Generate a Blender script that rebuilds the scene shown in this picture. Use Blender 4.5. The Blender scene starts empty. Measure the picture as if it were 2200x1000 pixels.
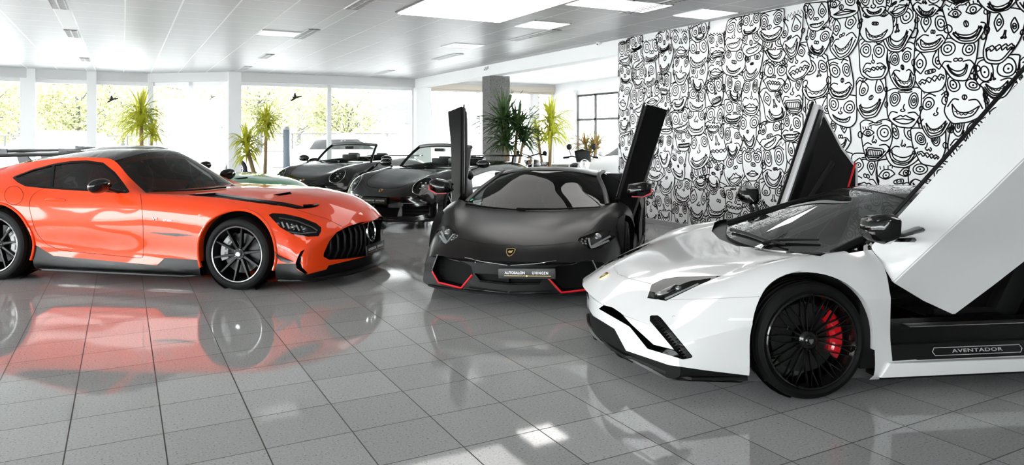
import bpy, bmesh, math, random
import numpy as np
from mathutils import Vector, Matrix
from mathutils.bvhtree import BVHTree
from mathutils.geometry import tessellate_polygon
PI = math.pi
SC = bpy.context.scene
COL = SC.collection
V = Vector
# ---------------------------------------------------------------- camera model (2200 x 1000 frame)
FPX, HZ, CAMH, CXP = 1544.0, 293.0, 1.43, 1100.0
YAW = math.atan((CXP - 263) / FPX)
FW = (math.sin(YAW), math.cos(YAW)); RT = (math.cos(YAW), -math.sin(YAW))
CAM = V((0, 0, CAMH))
def ray(x, y):
    u = (x - CXP) / FPX; v = -(y - HZ) / FPX
    return V((FW[0] + u * RT[0], FW[1] + u * RT[1], v))
def at(x, y, **k):
    D = ray(x, y)
    if 'z' in k: t = (k['z'] - CAMH) / D.z
    elif 'd' in k: t = k['d']
    elif 'X' in k: t = k['X'] / D.x
    else: t = k['Y'] / D.y
    return CAM + D * t
def rd(r, d, z=0): return V((r * RT[0] + d * FW[0], r * RT[1] + d * FW[1], z))
# ---------------------------------------------------------------- materials
MATS = {}
def mat(name, col, rough=0.5, metal=0.0, spec=0.5, coat=0.0, coat_r=0.03, emit=None, estr=0, alpha=None, ior=None):
    if name in MATS: return MATS[name]
    m = bpy.data.materials.new(name); m.use_nodes = True
    b = m.node_tree.nodes['Principled BSDF']
    if not hasattr(col, '__len__'): col = (col, col, col)
    b.inputs['Base Color'].default_value = (*col[:3], 1)
    b.inputs['Roughness'].default_value = rough; b.inputs['Metallic'].default_value = metal
    b.inputs['Specular IOR Level'].default_value = spec
    b.inputs['Coat Weight'].default_value = coat; b.inputs['Coat Roughness'].default_value = coat_r
    if ior: b.inputs['IOR'].default_value = ior
    if emit is not None:
        b.inputs['Emission Color'].default_value = (*emit, 1); b.inputs['Emission Strength'].default_value = estr
    m.diffuse_color = (*col[:3], 1)
    MATS[name] = m
    return m
def glass_mat(name, tint=(0.9, 0.95, 0.93), refl=1.0, base=0.04):
    """thin pane: tinted see-through plus a mirror share that grows at grazing angles"""
    if name in MATS: return MATS[name]
    m = bpy.data.materials.new(name); m.use_nodes = True
    nt = m.node_tree; nt.nodes.clear()
    o = nt.nodes.new('ShaderNodeOutputMaterial'); mx = nt.nodes.new('ShaderNodeMixShader')
    t = nt.nodes.new('ShaderNodeBsdfTransparent'); g = nt.nodes.new('ShaderNodeBsdfGlossy')
    t.inputs[0].default_value = (*tint, 1); g.inputs[0].default_value = (1, 1, 1, 1); g.inputs['Roughness'].default_value = 0.0
    lw = nt.nodes.new('ShaderNodeFresnel'); lw.inputs[0].default_value = 1.5
    ma = nt.nodes.new('ShaderNodeMath'); ma.operation = 'MULTIPLY_ADD'; ma.inputs[1].default_value = refl; ma.inputs[2].default_value = base - 0.04
    ma.use_clamp = True
    nt.links.new(lw.outputs[0], ma.inputs[0]); nt.links.new(ma.outputs[0], mx.inputs[0])
    nt.links.new(t.outputs[0], mx.inputs[1]); nt.links.new(g.outputs[0], mx.inputs[2]); nt.links.new(mx.outputs[0], o.inputs[0])
    MATS[name] = m
    return m
# ---------------------------------------------------------------- objects
def link(o, parent=None):
    COL.objects.link(o)
    if parent is not None: o.parent = parent
    return o
def tag(o, label, cat, group=None, kind=None):
    o['label'] = label; o['category'] = cat
    if group: o['group'] = group
    if kind: o['kind'] = kind
    return o
def thing(name, label, cat, loc=(0, 0, 0), rz=0, group=None):
    o = bpy.data.objects.new(name, None); o.location = loc; o.rotation_euler = (0, 0, rz); o.empty_display_size = .1
    COL.objects.link(o)
    return tag(o, label, cat, group)
def copy_tree(o, parent=None):
    c = o.copy(); COL.objects.link(c); c.parent = parent
    for ch in list(o.children): copy_tree(ch, c)
    return c
def mesh_obj(name, bm, m, parent=None, smooth=40, free=True):
    me = bpy.data.meshes.new(name)
    bm.normal_update(); bm.to_mesh(me)
    if free: bm.free()
    for mm in (m if isinstance(m, (list, tuple)) else [m]): me.materials.append(mm)
    if smooth:
        me.polygons.foreach_set('use_smooth', [True] * len(me.polygons))
        me.set_sharp_from_angle(angle=math.radians(smooth))
    return link(bpy.data.objects.new(name, me), parent)
class MB:
    """collects shapes into one mesh"""
    def __init__(s): s.v = []; s.f = []
    def add(s, vs, fs):
        b = len(s.v); s.v += [tuple(v) for v in vs]; s.f += [tuple(b + i for i in f) for f in fs]; return s
    def box(s, x0, x1, y0, y1, z0, z1, M=None):
        vs = [V((x, y, z)) for x in (x0, x1) for y in (y0, y1) for z in (z0, z1)]
        if M: vs = [M @ v for v in vs]
        return s.add(vs, [(0, 1, 3, 2), (4, 6, 7, 5), (0, 4, 5, 1), (2, 3, 7, 6), (0, 2, 6, 4), (1, 5, 7, 3)])
    def prism(s, poly, vec, M=None):
        n = len(poly); vec = V(vec)
        a = [V(p) for p in poly]; b = [p + vec for p in a]
        vs = a + b
        if M: vs = [M @ v for v in vs]
        tr = tessellate_polygon([a])
        return s.add(vs, [tuple(t) for t in tr] + [tuple(n + i for i in reversed(t)) for t in tr] + [(i, n + i, n + (i + 1) % n, (i + 1) % n) for i in range(n)])
    def lathe(s, prof, seg=32, M=None, a0=0, a1=2 * PI, close=False):
        """profile [(radius, h)] about the local z axis"""
        full = abs(a1 - a0 - 2 * PI) < 1e-6
        n = seg if full else seg + 1; k = len(prof); vs = []
        for i in range(n):
            a = a0 + (a1 - a0) * i / seg
            for r, h in prof: vs.append(V((r * math.cos(a), r * math.sin(a), h)))
        if M: vs = [M @ v for v in vs]
        fs = []
        for i in range(seg):
            j = (i + 1) % n
            for q in range(k if close else k - 1):
                q2 = (q + 1) % k
                fs.append((i * k + q, j * k + q, j * k + q2, i * k + q2))
        return s.add(vs, fs)
    def tube(s, pts, r, seg=8, cap=True, flat=1.0):
        pts = [V(p) for p in pts]; n = len(pts)
        rs = r if hasattr(r, '__len__') else [r] * n
        up = V((0, 0, 1)); vs = []; fs = []; pn = None
        for i, p in enumerate(pts):
            t = (pts[min(i + 1, n - 1)] - pts[max(i - 1, 0)]).normalized()
            if pn is None:
                pn = t.cross(up if abs(t.z) < .9 else V((1, 0, 0))).normalized()
            else:
                pn = (pn - t * pn.dot(t)); pn = pn.normalized() if pn.length > 1e-6 else t.orthogonal().normalized()
            b = t.cross(pn)
            for q in range(seg):
                a = 2 * PI * q / seg
                vs.append(p + (pn * math.cos(a) + b * math.sin(a) * flat) * rs[i])
        for i in range(n - 1):
            for q in range(seg):
                q2 = (q + 1) % seg
                fs.append((i * seg + q, i * seg + q2, (i + 1) * seg + q2, (i + 1) * seg + q))
        if cap: fs += [tuple(reversed(range(seg))), tuple((n - 1) * seg + q for q in range(seg))]
        return s.add(vs, fs)
    def ball(s, c, r, seg=16, rings=10, sc=(1, 1, 1), M=None):
        c = V(c); vs = []; fs = []
        for i in range(rings + 1):
            th = PI * i / rings
            for q in range(seg):
                a = 2 * PI * q / seg
                p = c + V((r * sc[0] * math.sin(th) * math.cos(a), r * sc[1] * math.sin(th) * math.sin(a), r * sc[2] * math.cos(th)))
                vs.append(M @ p if M else p)
        for i in range(rings):
            for q in range(seg):
                q2 = (q + 1) % seg
                fs.append((i * seg + q, (i + 1) * seg + q, (i + 1) * seg + q2, i * seg + q2))
        return s.add(vs, fs)
    def bm(s, weld=1e-5, recalc=True):
        b = bmesh.new()
        vv = [b.verts.new(v) for v in s.v]
        for f in s.f:
            if len(set(f)) > 2:
                try: b.faces.new([vv[i] for i in f])
                except ValueError: pass
        if weld: bmesh.ops.remove_doubles(b, verts=b.verts, dist=weld)
        if recalc: bmesh.ops.recalc_face_normals(b, faces=b.faces)
        return b
    def build(s, name, m, parent=None, smooth=35, bevel=0, bseg=2, weld=1e-5):
        b = s.bm(weld)
        if bevel:
            es = [e for e in b.edges if len(e.link_faces) == 2 and e.calc_face_angle(0) > .5]
            bmesh.ops.bevel(b, geom=es, offset=bevel, segments=bseg, affect='EDGES', profile=.6, clamp_overlap=True)
        return mesh_obj(name, b, m, parent, smooth)
def text_mesh(name, txt, size, m, parent, M, extrude=.001, spacing=1.0, sx=1.0, bold=0.0):
    cu = bpy.data.curves.new(name, 'FONT'); cu.body = txt; cu.size = size; cu.extrude = extrude
    cu.align_x = 'CENTER'; cu.align_y = 'CENTER'; cu.space_character = spacing; cu.offset = bold; cu.resolution_u = 3
    o = bpy.data.objects.new(name, cu); COL.objects.link(o)
    dg = bpy.context.evaluated_depsgraph_get()
    me = bpy.data.meshes.new_from_object(o.evaluated_get(dg)); me.name = name
    bpy.data.objects.remove(o); bpy.data.curves.remove(cu)
    me.transform(M @ Matrix.Diagonal((sx, 1, 1, 1)))
    me.materials.clear(); me.materials.append(m)
    return link(bpy.data.objects.new(name, me), parent)
def frame(o, x, n):
    """matrix with local x along x, local z along n at point o"""
    n = V(n).normalized(); x = V(x); x = (x - n * x.dot(n)).normalized(); y = n.cross(x)
    M = Matrix.Identity(4)
    for i, c in enumerate((x, y, n)):
        for r in range(3): M[r][i] = c[r]
    for r in range(3): M[r][3] = o[r]
    return M
# ---------------------------------------------------------------- smooth grids
def hermite(P, sub, sharp, sym0, sym1):
    """interpolate along axis 0 of P (n, m, 3)"""
    n = P.shape[0]
    h = np.maximum(np.linalg.norm(P[1:] - P[:-1], axis=2).mean(axis=1), 1e-4)
    d = (P[1:] - P[:-1]) / h[:, None, None]
    mi = np.zeros_like(P); mo = np.zeros_like(P)          # incoming / outgoing tangents
    for k in range(n):
        if k == 0:
            t = d[0].copy()
            if sym0: t[:, 0] = 0; t[:, 2] = 0
            mi[k] = mo[k] = t
        elif k == n - 1:
            t = d[-1].copy()
            if sym1: t[:, 0] = 0; t[:, 2] = 0
            mi[k] = mo[k] = t
        elif k in sharp: mi[k] = d[k - 1]; mo[k] = d[k]
        else: mi[k] = mo[k] = (d[k - 1] * h[k] + d[k] * h[k - 1]) / (h[k - 1] + h[k])
    out = []
    for k in range(n - 1):
        for s in range(sub):
            t = s / sub; t2 = t * t; t3 = t2 * t
            out.append((2 * t3 - 3 * t2 + 1) * P[k] + (t3 - 2 * t2 + t) * h[k] * mo[k] + (-2 * t3 + 3 * t2) * P[k + 1] + (t3 - t2) * h[k] * mi[k + 1])
    out.append(P[-1])
    return np.array(out)
def loft(rows, su=5, sv=5, sharp_i=(), sharp_j=()):
    """half body rows[i][j] = (x, y, z), y >= 0, mirrored; returns bm with face layers ci, cj, side"""
    P = np.array(rows, float)
    n, m = P.shape[:2]
    z0 = np.allclose(P[:, 0, 1], 0); z1 = np.allclose(P[:, -1, 1], 0)
    A = hermite(P.transpose(1, 0, 2), sv, set(sharp_j), z0, z1).transpose(1, 0, 2)
    r0 = np.allclose(P[0, :, 1], 0); r1 = np.allclose(P[-1, :, 1], 0)
    A = hermite(A, su, set(sharp_i), r0, r1)
    A[:, :, 1] = np.maximum(A[:, :, 1], 0)
    N, M = A.shape[:2]
    bm = bmesh.new(); li = bm.faces.layers.int.new('ci'); lj = bm.faces.layers.int.new('cj')
    for side in (1, -1):
        vv = [[bm.verts.new((A[i, j, 0], A[i, j, 1] * side, A[i, j, 2])) for j in range(M)] for i in range(N)]
        for i in range(N - 1):
            for j in range(M - 1):
                q = [vv[i][j], vv[i + 1][j], vv[i + 1][j + 1], vv[i][j + 1]]
                f = bm.faces.new(q if side > 0 else q[::-1]); f[li] = i // su; f[lj] = j // sv
    bmesh.ops.remove_doubles(bm, verts=bm.verts, dist=2e-4)
    bmesh.ops.dissolve_degenerate(bm, edges=bm.edges, dist=1e-5)
    bmesh.ops.recalc_face_normals(bm, faces=bm.faces)
    bm.normal_update()
    return bm
# ---------------------------------------------------------------- views used to draw shapes onto a body
class Ortho:
    """look along an axis; u, v are the two other local coordinates"""
    def __init__(s, axis, sign): s.a = 'xyz'.index(axis); s.s = sign; s.k = [i for i in range(3) if i != s.a]
    def uv(s, c): return (c[s.k[0]], c[s.k[1]])
    def plane(s, p, q):
        d = V((0, 0, 0)); d[s.k[0]] = q[0] - p[0]; d[s.k[1]] = q[1] - p[1]
        e = V((0, 0, 0)); e[s.a] = 1
        o = V((0, 0, 0)); o[s.k[0]] = p[0]; o[s.k[1]] = p[1]
        return o, d.cross(e).normalized()
    def facing(s, c, n): return n[s.a] * s.s > 0.02
    def ray(s, p):
        o = V((0, 0, 0)); o[s.a] = 9 * s.s; o[s.k[0]] = p[0]; o[s.k[1]] = p[1]
        d = V((0, 0, 0)); d[s.a] = -s.s
        return o, d
    def mirror(s):
        class Mx(Ortho): pass
        return s
class Persp:
    """look from the camera, in the car's own coordinates; u, v are photograph pixels"""
    def __init__(s, car, mir=False):
        s.car = car; s.mir = mir; s.o = car.w2l(CAM); s.cam = s.fl(s.o)
    def fl(s, c): return V((c[0], -c[1], c[2])) if s.mir else V(c)
    def uv(s, c):
        w = car_w = s.car.l2w(s.fl(c)) - CAM
        d = w.x * FW[0] + w.y * FW[1]; r = w.x * RT[0] + w.y * RT[1]
        return (CXP + FPX * r / d, HZ - FPX * w.z / d)
    def dir(s, p): return s.fl(s.car.rot_inv(ray(*p)))
    def plane(s, p, q):
        return s.cam, s.dir(p).cross(s.dir(q)).normalized()
    def facing(s, c, n): return n.dot(s.cam - V(c)) > 0.0
    def ray(s, p): return s.cam, s.dir(p).normalized()
    def mirror(s): return Persp(s.car, not s.mir)
class Frame:
    """placement of a car: fwd given as (right, depth) of the camera; local x forward, y left"""
    def __init__(s, fr, fd, ref, px, scale=1.0):
        n = math.hypot(fr, fd); f = rd(fr / n, fd / n)
        s.s = scale; s.f = V((f.x, f.y, 0)); s.l = V((-f.y, f.x, 0))
        w = at(px[0], px[1], z=ref[2] * scale)
        s.o = w - (s.f * ref[0] + s.l * ref[1]) * scale; s.o.z = 0
        s.rz = math.atan2(f.y, f.x)
    def l2w(s, p): return s.o + (s.f * p[0] + s.l * p[1] + V((0, 0, p[2]))) * s.s
    def w2l(s, w): w = V(w) - s.o; return V((w.dot(s.f), w.dot(s.l), w.z)) / s.s
    def rot_inv(s, d): return V((d.dot(s.f), d.dot(s.l), d.z))
    def inv(s, p, **k):
        o = s.w2l(CAM); d = s.rot_inv(ray(*p)); c, v = list(k.items())[0]; i = 'xyz'.index(c)
        return o + d * ((v - o[i]) / d[i])
def cut(bm, poly, view, flt=None):
    """split the faces the polygon covers and return the pieces inside it"""
    P = [tuple(p) for p in poly]
    us = [p[0] for p in P]; vs = [p[1] for p in P]
    bb = (min(us), max(us), min(vs), max(vs))
    bm.normal_update()
    rem = set()
    for f in bm.faces:
        c = f.calc_center_median()
        if not view.facing(c, f.normal) or (flt and not flt(c)): continue
        uv = [view.uv(v.co) for v in f.verts]
        if max(u for u, _ in uv) < bb[0] or min(u for u, _ in uv) > bb[1] or max(v for _, v in uv) < bb[2] or min(v for _, v in uv) > bb[3]: continue
        rem.add(f)
    inside = []
    for tri in tessellate_polygon([[V((p[0], p[1], 0)) for p in P]]):
        t = [P[i] for i in tri]
        cen = (sum(p[0] for p in t) / 3, sum(p[1] for p in t) / 3)
        cur = list(rem)
        for a in range(3):
            o, n = view.plane(t[a], t[(a + 1) % 3])
            # orient outwards: the third corner must lie on the negative side
            ro, rdv = view.ray(cen); q = ro + rdv * 9
            if (q - o).dot(n) > 0: n = -n
            geom = list({e for f in cur for e in f.edges}) + list({v for f in cur for v in f.verts}) + cur
            r = bmesh.ops.bisect_plane(bm, geom=geom, plane_co=o, plane_no=n, dist=1e-6)
            fs = [g for g in r['geom'] if isinstance(g, bmesh.types.BMFace)]
            ins = []
            for f in fs:
                if (f.calc_center_median() - o).dot(n) <= 0: ins.append(f); rem.discard(f)
                else: rem.add(f)
            cur = ins
            if not cur: break
        inside += cur
    return [f for f in inside if f.is_valid]
def take(bm, faces, keep=False):
    """move faces into a bmesh of their own"""
    nb = bmesh.new(); mp = {}
    for f in faces:
        vs = []
        for v in f.verts:
            if v not in mp: mp[v] = nb.verts.new(v.co)
            vs.append(mp[v])
        try: nb.faces.new(vs)
        except ValueError: pass
    if not keep: bmesh.ops.delete(bm, geom=list(faces), context='FACES')
    nb.normal_update()
    return nb
def merge(*bms):
    nb = bmesh.new()
    for b in bms:
        mp = {v: nb.verts.new(v.co) for v in b.verts}
        for f in b.faces:
            try: nb.faces.new([mp[v] for v in f.verts])
            except ValueError: pass
        b.free()
    nb.normal_update()
    return nb
def shift(b, d):
    b.normal_update()
    mv = [(v, v.normal.copy()) for v in b.verts]
    for v, n in mv: v.co += n * d
    return b
def layer2(b, offs, keep_top, flip):
    """second layer of a sheet at co + offs(v), joined to the first along its border"""
    b.normal_update()
    fs = b.faces[:]; mp = {v: b.verts.new(v.co + offs(v)) for v in b.verts[:]}
    be = [(l.vert, l.link_loop_next.vert) for f in fs for l in f.loops if len(l.edge.link_faces) == 1]
    for f in fs:
        vs = [mp[v] for v in f.verts]
        b.faces.new(vs[::-1] if flip else vs)
    for p, q in be:
        try: b.faces.new((q, p, mp[p], mp[q]) if flip else (p, q, mp[q], mp[p]))
        except ValueError: pass
    if not keep_top: bmesh.ops.delete(b, geom=fs, context='FACES_ONLY')
    b.normal_update()
    return b
def thick(b, d):
    """give a sheet thickness d inwards"""
    b.normal_update(); nn = {v: v.normal.copy() for v in b.verts}
    return layer2(b, lambda v: -nn[v] * d, True, True)
def recess(b, vec):
    """sink a patch along vec and keep the side walls (open at the front)"""
    vec = V(vec)
    return layer2(b, lambda v: vec, False, False)
def flange(b, edges, vec_fn):
    r = bmesh.ops.extrude_edge_only(b, edges=edges)
    for g in r['geom']:
        if isinstance(g, bmesh.types.BMVert): g.co = g.co + vec_fn(g.co)
    b.normal_update()
def dense(pts, step, closed=False):
    out = []; P = list(pts) + ([pts[0]] if closed else [])
    for a, b in zip(P[:-1], P[1:]):
        k = max(1, int(math.hypot(b[0] - a[0], b[1] - a[1]) / step))
        out += [(a[0] + (b[0] - a[0]) * i / k, a[1] + (b[1] - a[1]) * i / k) for i in range(k)]
    return out + [P[-1]]
def spl(pts, k=6, closed=False):
    """smooth curve through 2D/3D points"""
    P = [V(p).to_3d() if len(p) == 2 else V(p) for p in pts]; n = len(P); out = []
    for i in range(n if closed else n - 1):
        g = (lambda q: P[q % n]) if closed else (lambda q: P[max(0, min(n - 1, q))])
        a, b, c, d = g(i - 1), g(i), g(i + 1), g(i + 2)
        for s in range(k):
            t = s / k
            out.append(.5 * ((2 * b) + (c - a) * t + (2 * a - 5 * b + 4 * c - d) * t * t + (3 * b - a - 3 * c + d) * t ** 3))
    if not closed: out.append(P[-1])
    return [tuple(p[:len(pts[0])]) for p in out]
def hits(bvh, pts, view):
    out = []
    for p in pts:
        o, d = view.ray(p); h = bvh.ray_cast(o, d)
        if h[0] is not None: out.append((h[0], h[1] if h[1].dot(d) < 0 else -h[1]))
    return out
def ribbon(mb, hs, w, lift=.0012):
    """thin band lying on a surface along the hit points"""
    n = len(hs)
    if n < 2: return
    vs = []
    for i, (p, nn) in enumerate(hs):
        t = hs[min(i + 1, n - 1)][0] - hs[max(i - 1, 0)][0]
        s = nn.cross(t)
        s = s.normalized() if s.length > 1e-9 else V((0, 0, 1))
        vs += [p + s * w / 2 + nn * lift, p - s * w / 2 + nn * lift]
    mb.add(vs, [(2 * i, 2 * i + 1, 2 * i + 3, 2 * i + 2) for i in range(n - 1)])
def mirror_pts(hs): return [(V((p.x, -p.y, p.z)), V((n.x, -n.y, n.z))) for p, n in hs]
# ---------------------------------------------------------------- shared car materials and parts
GLASS = glass_mat('car glass', (0.32, 0.37, 0.35), 1.0, 0.05)
GLASSD = glass_mat('dark car glass', (0.10, 0.12, 0.115), 1.7, 0.09)
CLEAR = glass_mat('lamp lens', (0.85, 0.88, 0.88), .8, 0.04)
GBLK = mat('gloss black plastic', .004, .06, spec=.5)
SBLK = mat('satin black plastic', .004, .35, spec=.22)
MBLK = mat('matt black plastic', .005, .75, spec=.15)
CARB = mat('dark carbon', .006, .3, spec=.25)
RUB = mat('tyre rubber', .005, .6, spec=.12)
CABIN = mat('black leather', .006, .5, spec=.3)
CHROME = mat('bright chrome', .75, .08, metal=1)
STEEL = mat('brushed steel', .45, .3, metal=1)
DISC = mat('brake disc iron', .035, .42, metal=.6)
RED = mat('red lacquer', (.55, .006, .012), .25, coat=.5)
REDT = mat('red trim', (.60, .01, .02), .35)
GAP = mat('panel gap shadow line', .006, .8, spec=.1)
WHITEL = mat('white lettering', .85, .45)
GOLD = mat('gold enamel', (.75, .55, .22), .3, metal=.7)
LAMP = mat('lamp reflector', .62, .14, metal=.9)
def wheel(parent, name, x, y, R, rim, width, style, paint, lip, caliper, steer=0, disc_r=.19, z=None, detail=True):
    """wheel standing at x, y (outer face); > tyre, spokes, brake_disc, brake_caliper, hub_cap"""
    s = 1 if y > 0 else -1
    B = Matrix.Translation((x, y - s * width / 2, z or R)) @ Matrix.Rotation(steer, 4, 'Z')
    B = B @ (Matrix.Rotation(-PI / 2, 4, 'X') if s > 0 else Matrix.Rotation(PI / 2, 4, 'X'))     # local z -> outwards
    h = width / 2; g = MB()
    g.lathe([(rim - .012, -h + .01), (rim - .02, -h + .06), (rim - .035, 0), (rim - .03, h - .05), (rim - .016, h - .012), (rim - .013, h)], 64, B)
    w = g.build(name, paint, parent)
    if lip:
        MB().lathe([(rim - .014, h - .006), (rim - .013, h + .004), (rim - .006, h + .007), (rim - .0, h + .002), (rim - .0, h - .01)], 72, B).build('rim_lip', lip, w)
    else:
        MB().lathe([(rim - .016, h - .012), (rim - .013, h + .002), (rim - .006, h + .005), (rim - .0, h), (rim - .0, h - .01)], 72, B).build('rim_lip', paint, w)
    t = MB(); b = .012
    prof = [(rim - .004, -h + .01), (rim + .01, -h), (R - .03, -h - .006), (R - .012, -h + .004), (R, -h + .03)]
    for k in range(-2, 3):
        c = k * width * .17
        prof += [(R, c - .012), (R - .006, c - .008), (R - .006, c + .0), (R, c + .004)] if detail else [(R, c)]
    prof += [(R, h - .03), (R - .012, h - .004), (R - .026, h + .003), (R - .036, h + .006), (rim + .018, h + .008), (rim + .008, h + .004), (rim - .002, h - .004)]
    t.lathe(prof, 80, B); t.build('tyre', RUB, w, smooth=30)
    sp = MB()
    def spoke(a, r0, r1, w0, w1, z0, z1, th, twist=0):
        ca, sa = math.cos(a), math.sin(a)
        q = []
        n = 4
        for i in range(n + 1):
            u = i / n; r = r0 + (r1 - r0) * u; ww = w0 + (w1 - w0) * u; zz = z0 + (z1 - z0) * u + .012 * math.sin(PI * u) * 0
            off = twist * u
            q.append([(r * ca - (off + e * ww) * sa, r * sa + (off + e * ww) * ca, zz - d * th) for e, d in ((-.5, 1), (-.32, 0), (.32, 0), (.5, 1))])
        vs = [B @ V(p) for row in q for p in row]
        fs = []
        for i in range(n):
            for k in range(4):
                k2 = (k + 1) % 4
                fs.append((i * 4 + k, i * 4 + k2, i * 4 + 4 + k2, i * 4 + 4 + k))
        fs += [(3, 2, 1, 0), tuple(n * 4 + k for k in range(4))]
        sp.add(vs, fs)
    zo, zi = h - .012, h - .035
    if style == 'ten':
        for k in range(10):
            a = 2 * PI * k / 10 + .157
            spoke(a, .055, rim - .016, .034, .020, zi, zo, .035)
        sp.lathe([(.0, zi + .004), (.05, zi + .004), (.066, zi - .01), (.07, zi - .04)], 32, B)
    elif style == 'mesh':
        for k in range(10):
            a = 2 * PI * k / 10 + .1
            spoke(a, .05, .135, .013, .010, zi, zi + .01, .02)
            for e in (-1, 1):
                spoke(a, .13, rim - .016, .008, .007, zi + .01, zo, .014, e * .040)
            spoke(a + PI / 10, .05, .17, .011, .009, zi - .004, zi + .006, .016)
            for e in (-1, 1):
                spoke(a + PI / 10, .168, rim - .018, .007, .006, zi + .004, zo - .004, .013, e * .020)
        sp.lathe([(.0, zi + .012), (.04, zi + .012), (.052, zi + .004), (.062, zi - .012), (.064, zi - .04)], 32, B)
    else:
        for k in range(5):
            a = 2 * PI * k / 5 + .3
            for e in (-1, 1): spoke(a + e * .16, .05, rim - .016, .036, .024, zi, zo, .03, e * .01)
        sp.lathe([(.0, zi + .004), (.05, zi + .004), (.066, zi - .01), (.07, zi - .04)], 32, B)
    sp.build('spokes', paint, w, smooth=30)
    dz = -h + .10 if False else h - .105
    MB().lathe([(.07, dz), (.07, dz + .012), (disc_r, dz + .012), (disc_r, dz - .016), (.07, dz - .016)], 64, B, close=True).build('brake_disc', DISC, w)
    if caliper:
        a0 = caliper[1]
        c = MB()
        c.lathe([(disc_r - .052, dz + .044), (disc_r - .03, dz + .052), (disc_r + .018, dz + .050), (disc_r + .026, dz + .03), (disc_r + .026, dz - .04), (disc_r - .052, dz - .04)], 24, B, a0 - .72, a0 + .72, close=True)
        for k in range(3):
            aa = a0 + (k - 1) * .42
            c.lathe([(disc_r - .04, dz + .05), (disc_r - .03, dz + .062), (disc_r + .008, dz + .062), (disc_r + .016, dz + .05)], 6, B, aa - .13, aa + .13)
        c.build('brake_caliper', caliper[0], w)
    MB().lathe([(0, zi + .022), (.022, zi + .022), (.028, zi + .016), (.03, zi)], 24, B).build('hub_cap', STEEL if style == 'ten' else GBLK, w)
    em = MB()
    if style == 'ten':
        em.lathe([(.019, zi + .0225), (.022, zi + .024), (.0245, zi + .0215)], 24, B)
        for k in range(3):
            a = -PI / 2 * (1 if s > 0 else 1) + 2 * PI * k / 3; em.prism([(-.004 * math.sin(a), .004 * math.cos(a), zi + .022), (.02 * math.cos(a), .02 * math.sin(a), zi + .022), (.004 * math.sin(a), -.004 * math.cos(a), zi + .022)], (0, 0, .002), B)
        em.build('hub_star', CHROME, w)
    elif style == 'mesh':
        em.prism([(-.013, -.011, zi + .022), (.013, -.011, zi + .022), (.011, .004, zi + .022), (0, .015, zi + .022), (-.011, .004, zi + .022)], (0, 0, .003), B)
        em.build('hub_shield', STEEL, w)
    bolts = MB()
    for k in range(5):
        a = 2 * PI * k / 5
        bolts.ball((.045 * math.cos(a), .045 * math.sin(a), zi + .004), .007, 8, 6, M=B)
    bolts.build('wheel_bolts', STEEL if style == 'ten' else SBLK, w)
    return w, B, zi
def arch_liner(parent, x, y, r, depth=.34):
    s = 1 if y > 0 else -1
    M = Matrix.Translation((x, y, .34)) @ Matrix.Rotation(PI / 2 if s > 0 else -PI / 2, 4, 'X')
    g = MB(); g.lathe([(r - .004, .02), (r - .03, .12), (r - .07, depth), (.05, depth)], 40, M)
    return g.build('wheel_arch_liner', MBLK, parent)
def seat(parent, x, y, z, col=CABIN, stripe=None, tilt=.35, h=.62):
    M = Matrix.Translation((x, y, z))
    g = MB(); g.box(-.24, .26, -.24, .24, 0, .15)
    g.box(-.22, .26, -.26, -.17, .06, .21); g.box(-.22, .26, .17, .26, .06, .21)
    b = g.bm(); bmesh.ops.transform(b, matrix=M, verts=b.verts)
    bmesh.ops.bevel(b, geom=[e for e in b.edges], offset=.03, segments=2, affect='EDGES', clamp_overlap=True)
    s = mesh_obj('seat', b, col, parent)
    T = M @ Matrix.Translation((-.22, 0, .1)) @ Matrix.Rotation(-tilt, 4, 'Y')
    g = MB(); g.box(-.07, .05, -.22, .22, 0, h, T); g.box(-.05, .10, -.25, -.16, .05, h * .75, T); g.box(-.05, .10, .16, .25, .05, h * .75, T)
    g.box(-.06, .05, -.13, .13, h - .02, h + .17, T)
    g.build('seat_backrest', col, s, bevel=.028)
    if stripe:
        q = MB()
        for e in (-1, 1): q.tube([T @ V((.055, e * .155, .05)), T @ V((.06, e * .16, h * .5)), T @ V((.055, e * .15, h * .95))], .006, 6)
        q.build('seat_piping', stripe, s)
    return s
def steering(parent, x, y, z, m=CABIN):
    M = Matrix.Translation((x, y, z)) @ Matrix.Rotation(-PI / 2 + .42, 4, 'Y')
    g = MB()
    ring = [M @ V((.17 * math.cos(a), .18 * math.sin(a), 0)) for a in [2 * PI * k / 40 for k in range(41)]]
    g.tube(ring, .016, 10, cap=False)
    g.ball((0, 0, -.01), .055, 14, 10, (1, 1.1, .5), M)
    for a in (0, PI, PI / 2 * 3): g.tube([M @ V((0, 0, 0)), M @ V((-.165 * math.cos(a + PI / 2), .165 * math.sin(a + PI / 2), 0))], .014, 8)
    g.tube([M @ V((0, 0, 0)), M @ V((0, 0, -.28))], .03, 10)
    return g.build('steering_wheel', m, parent)
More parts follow.
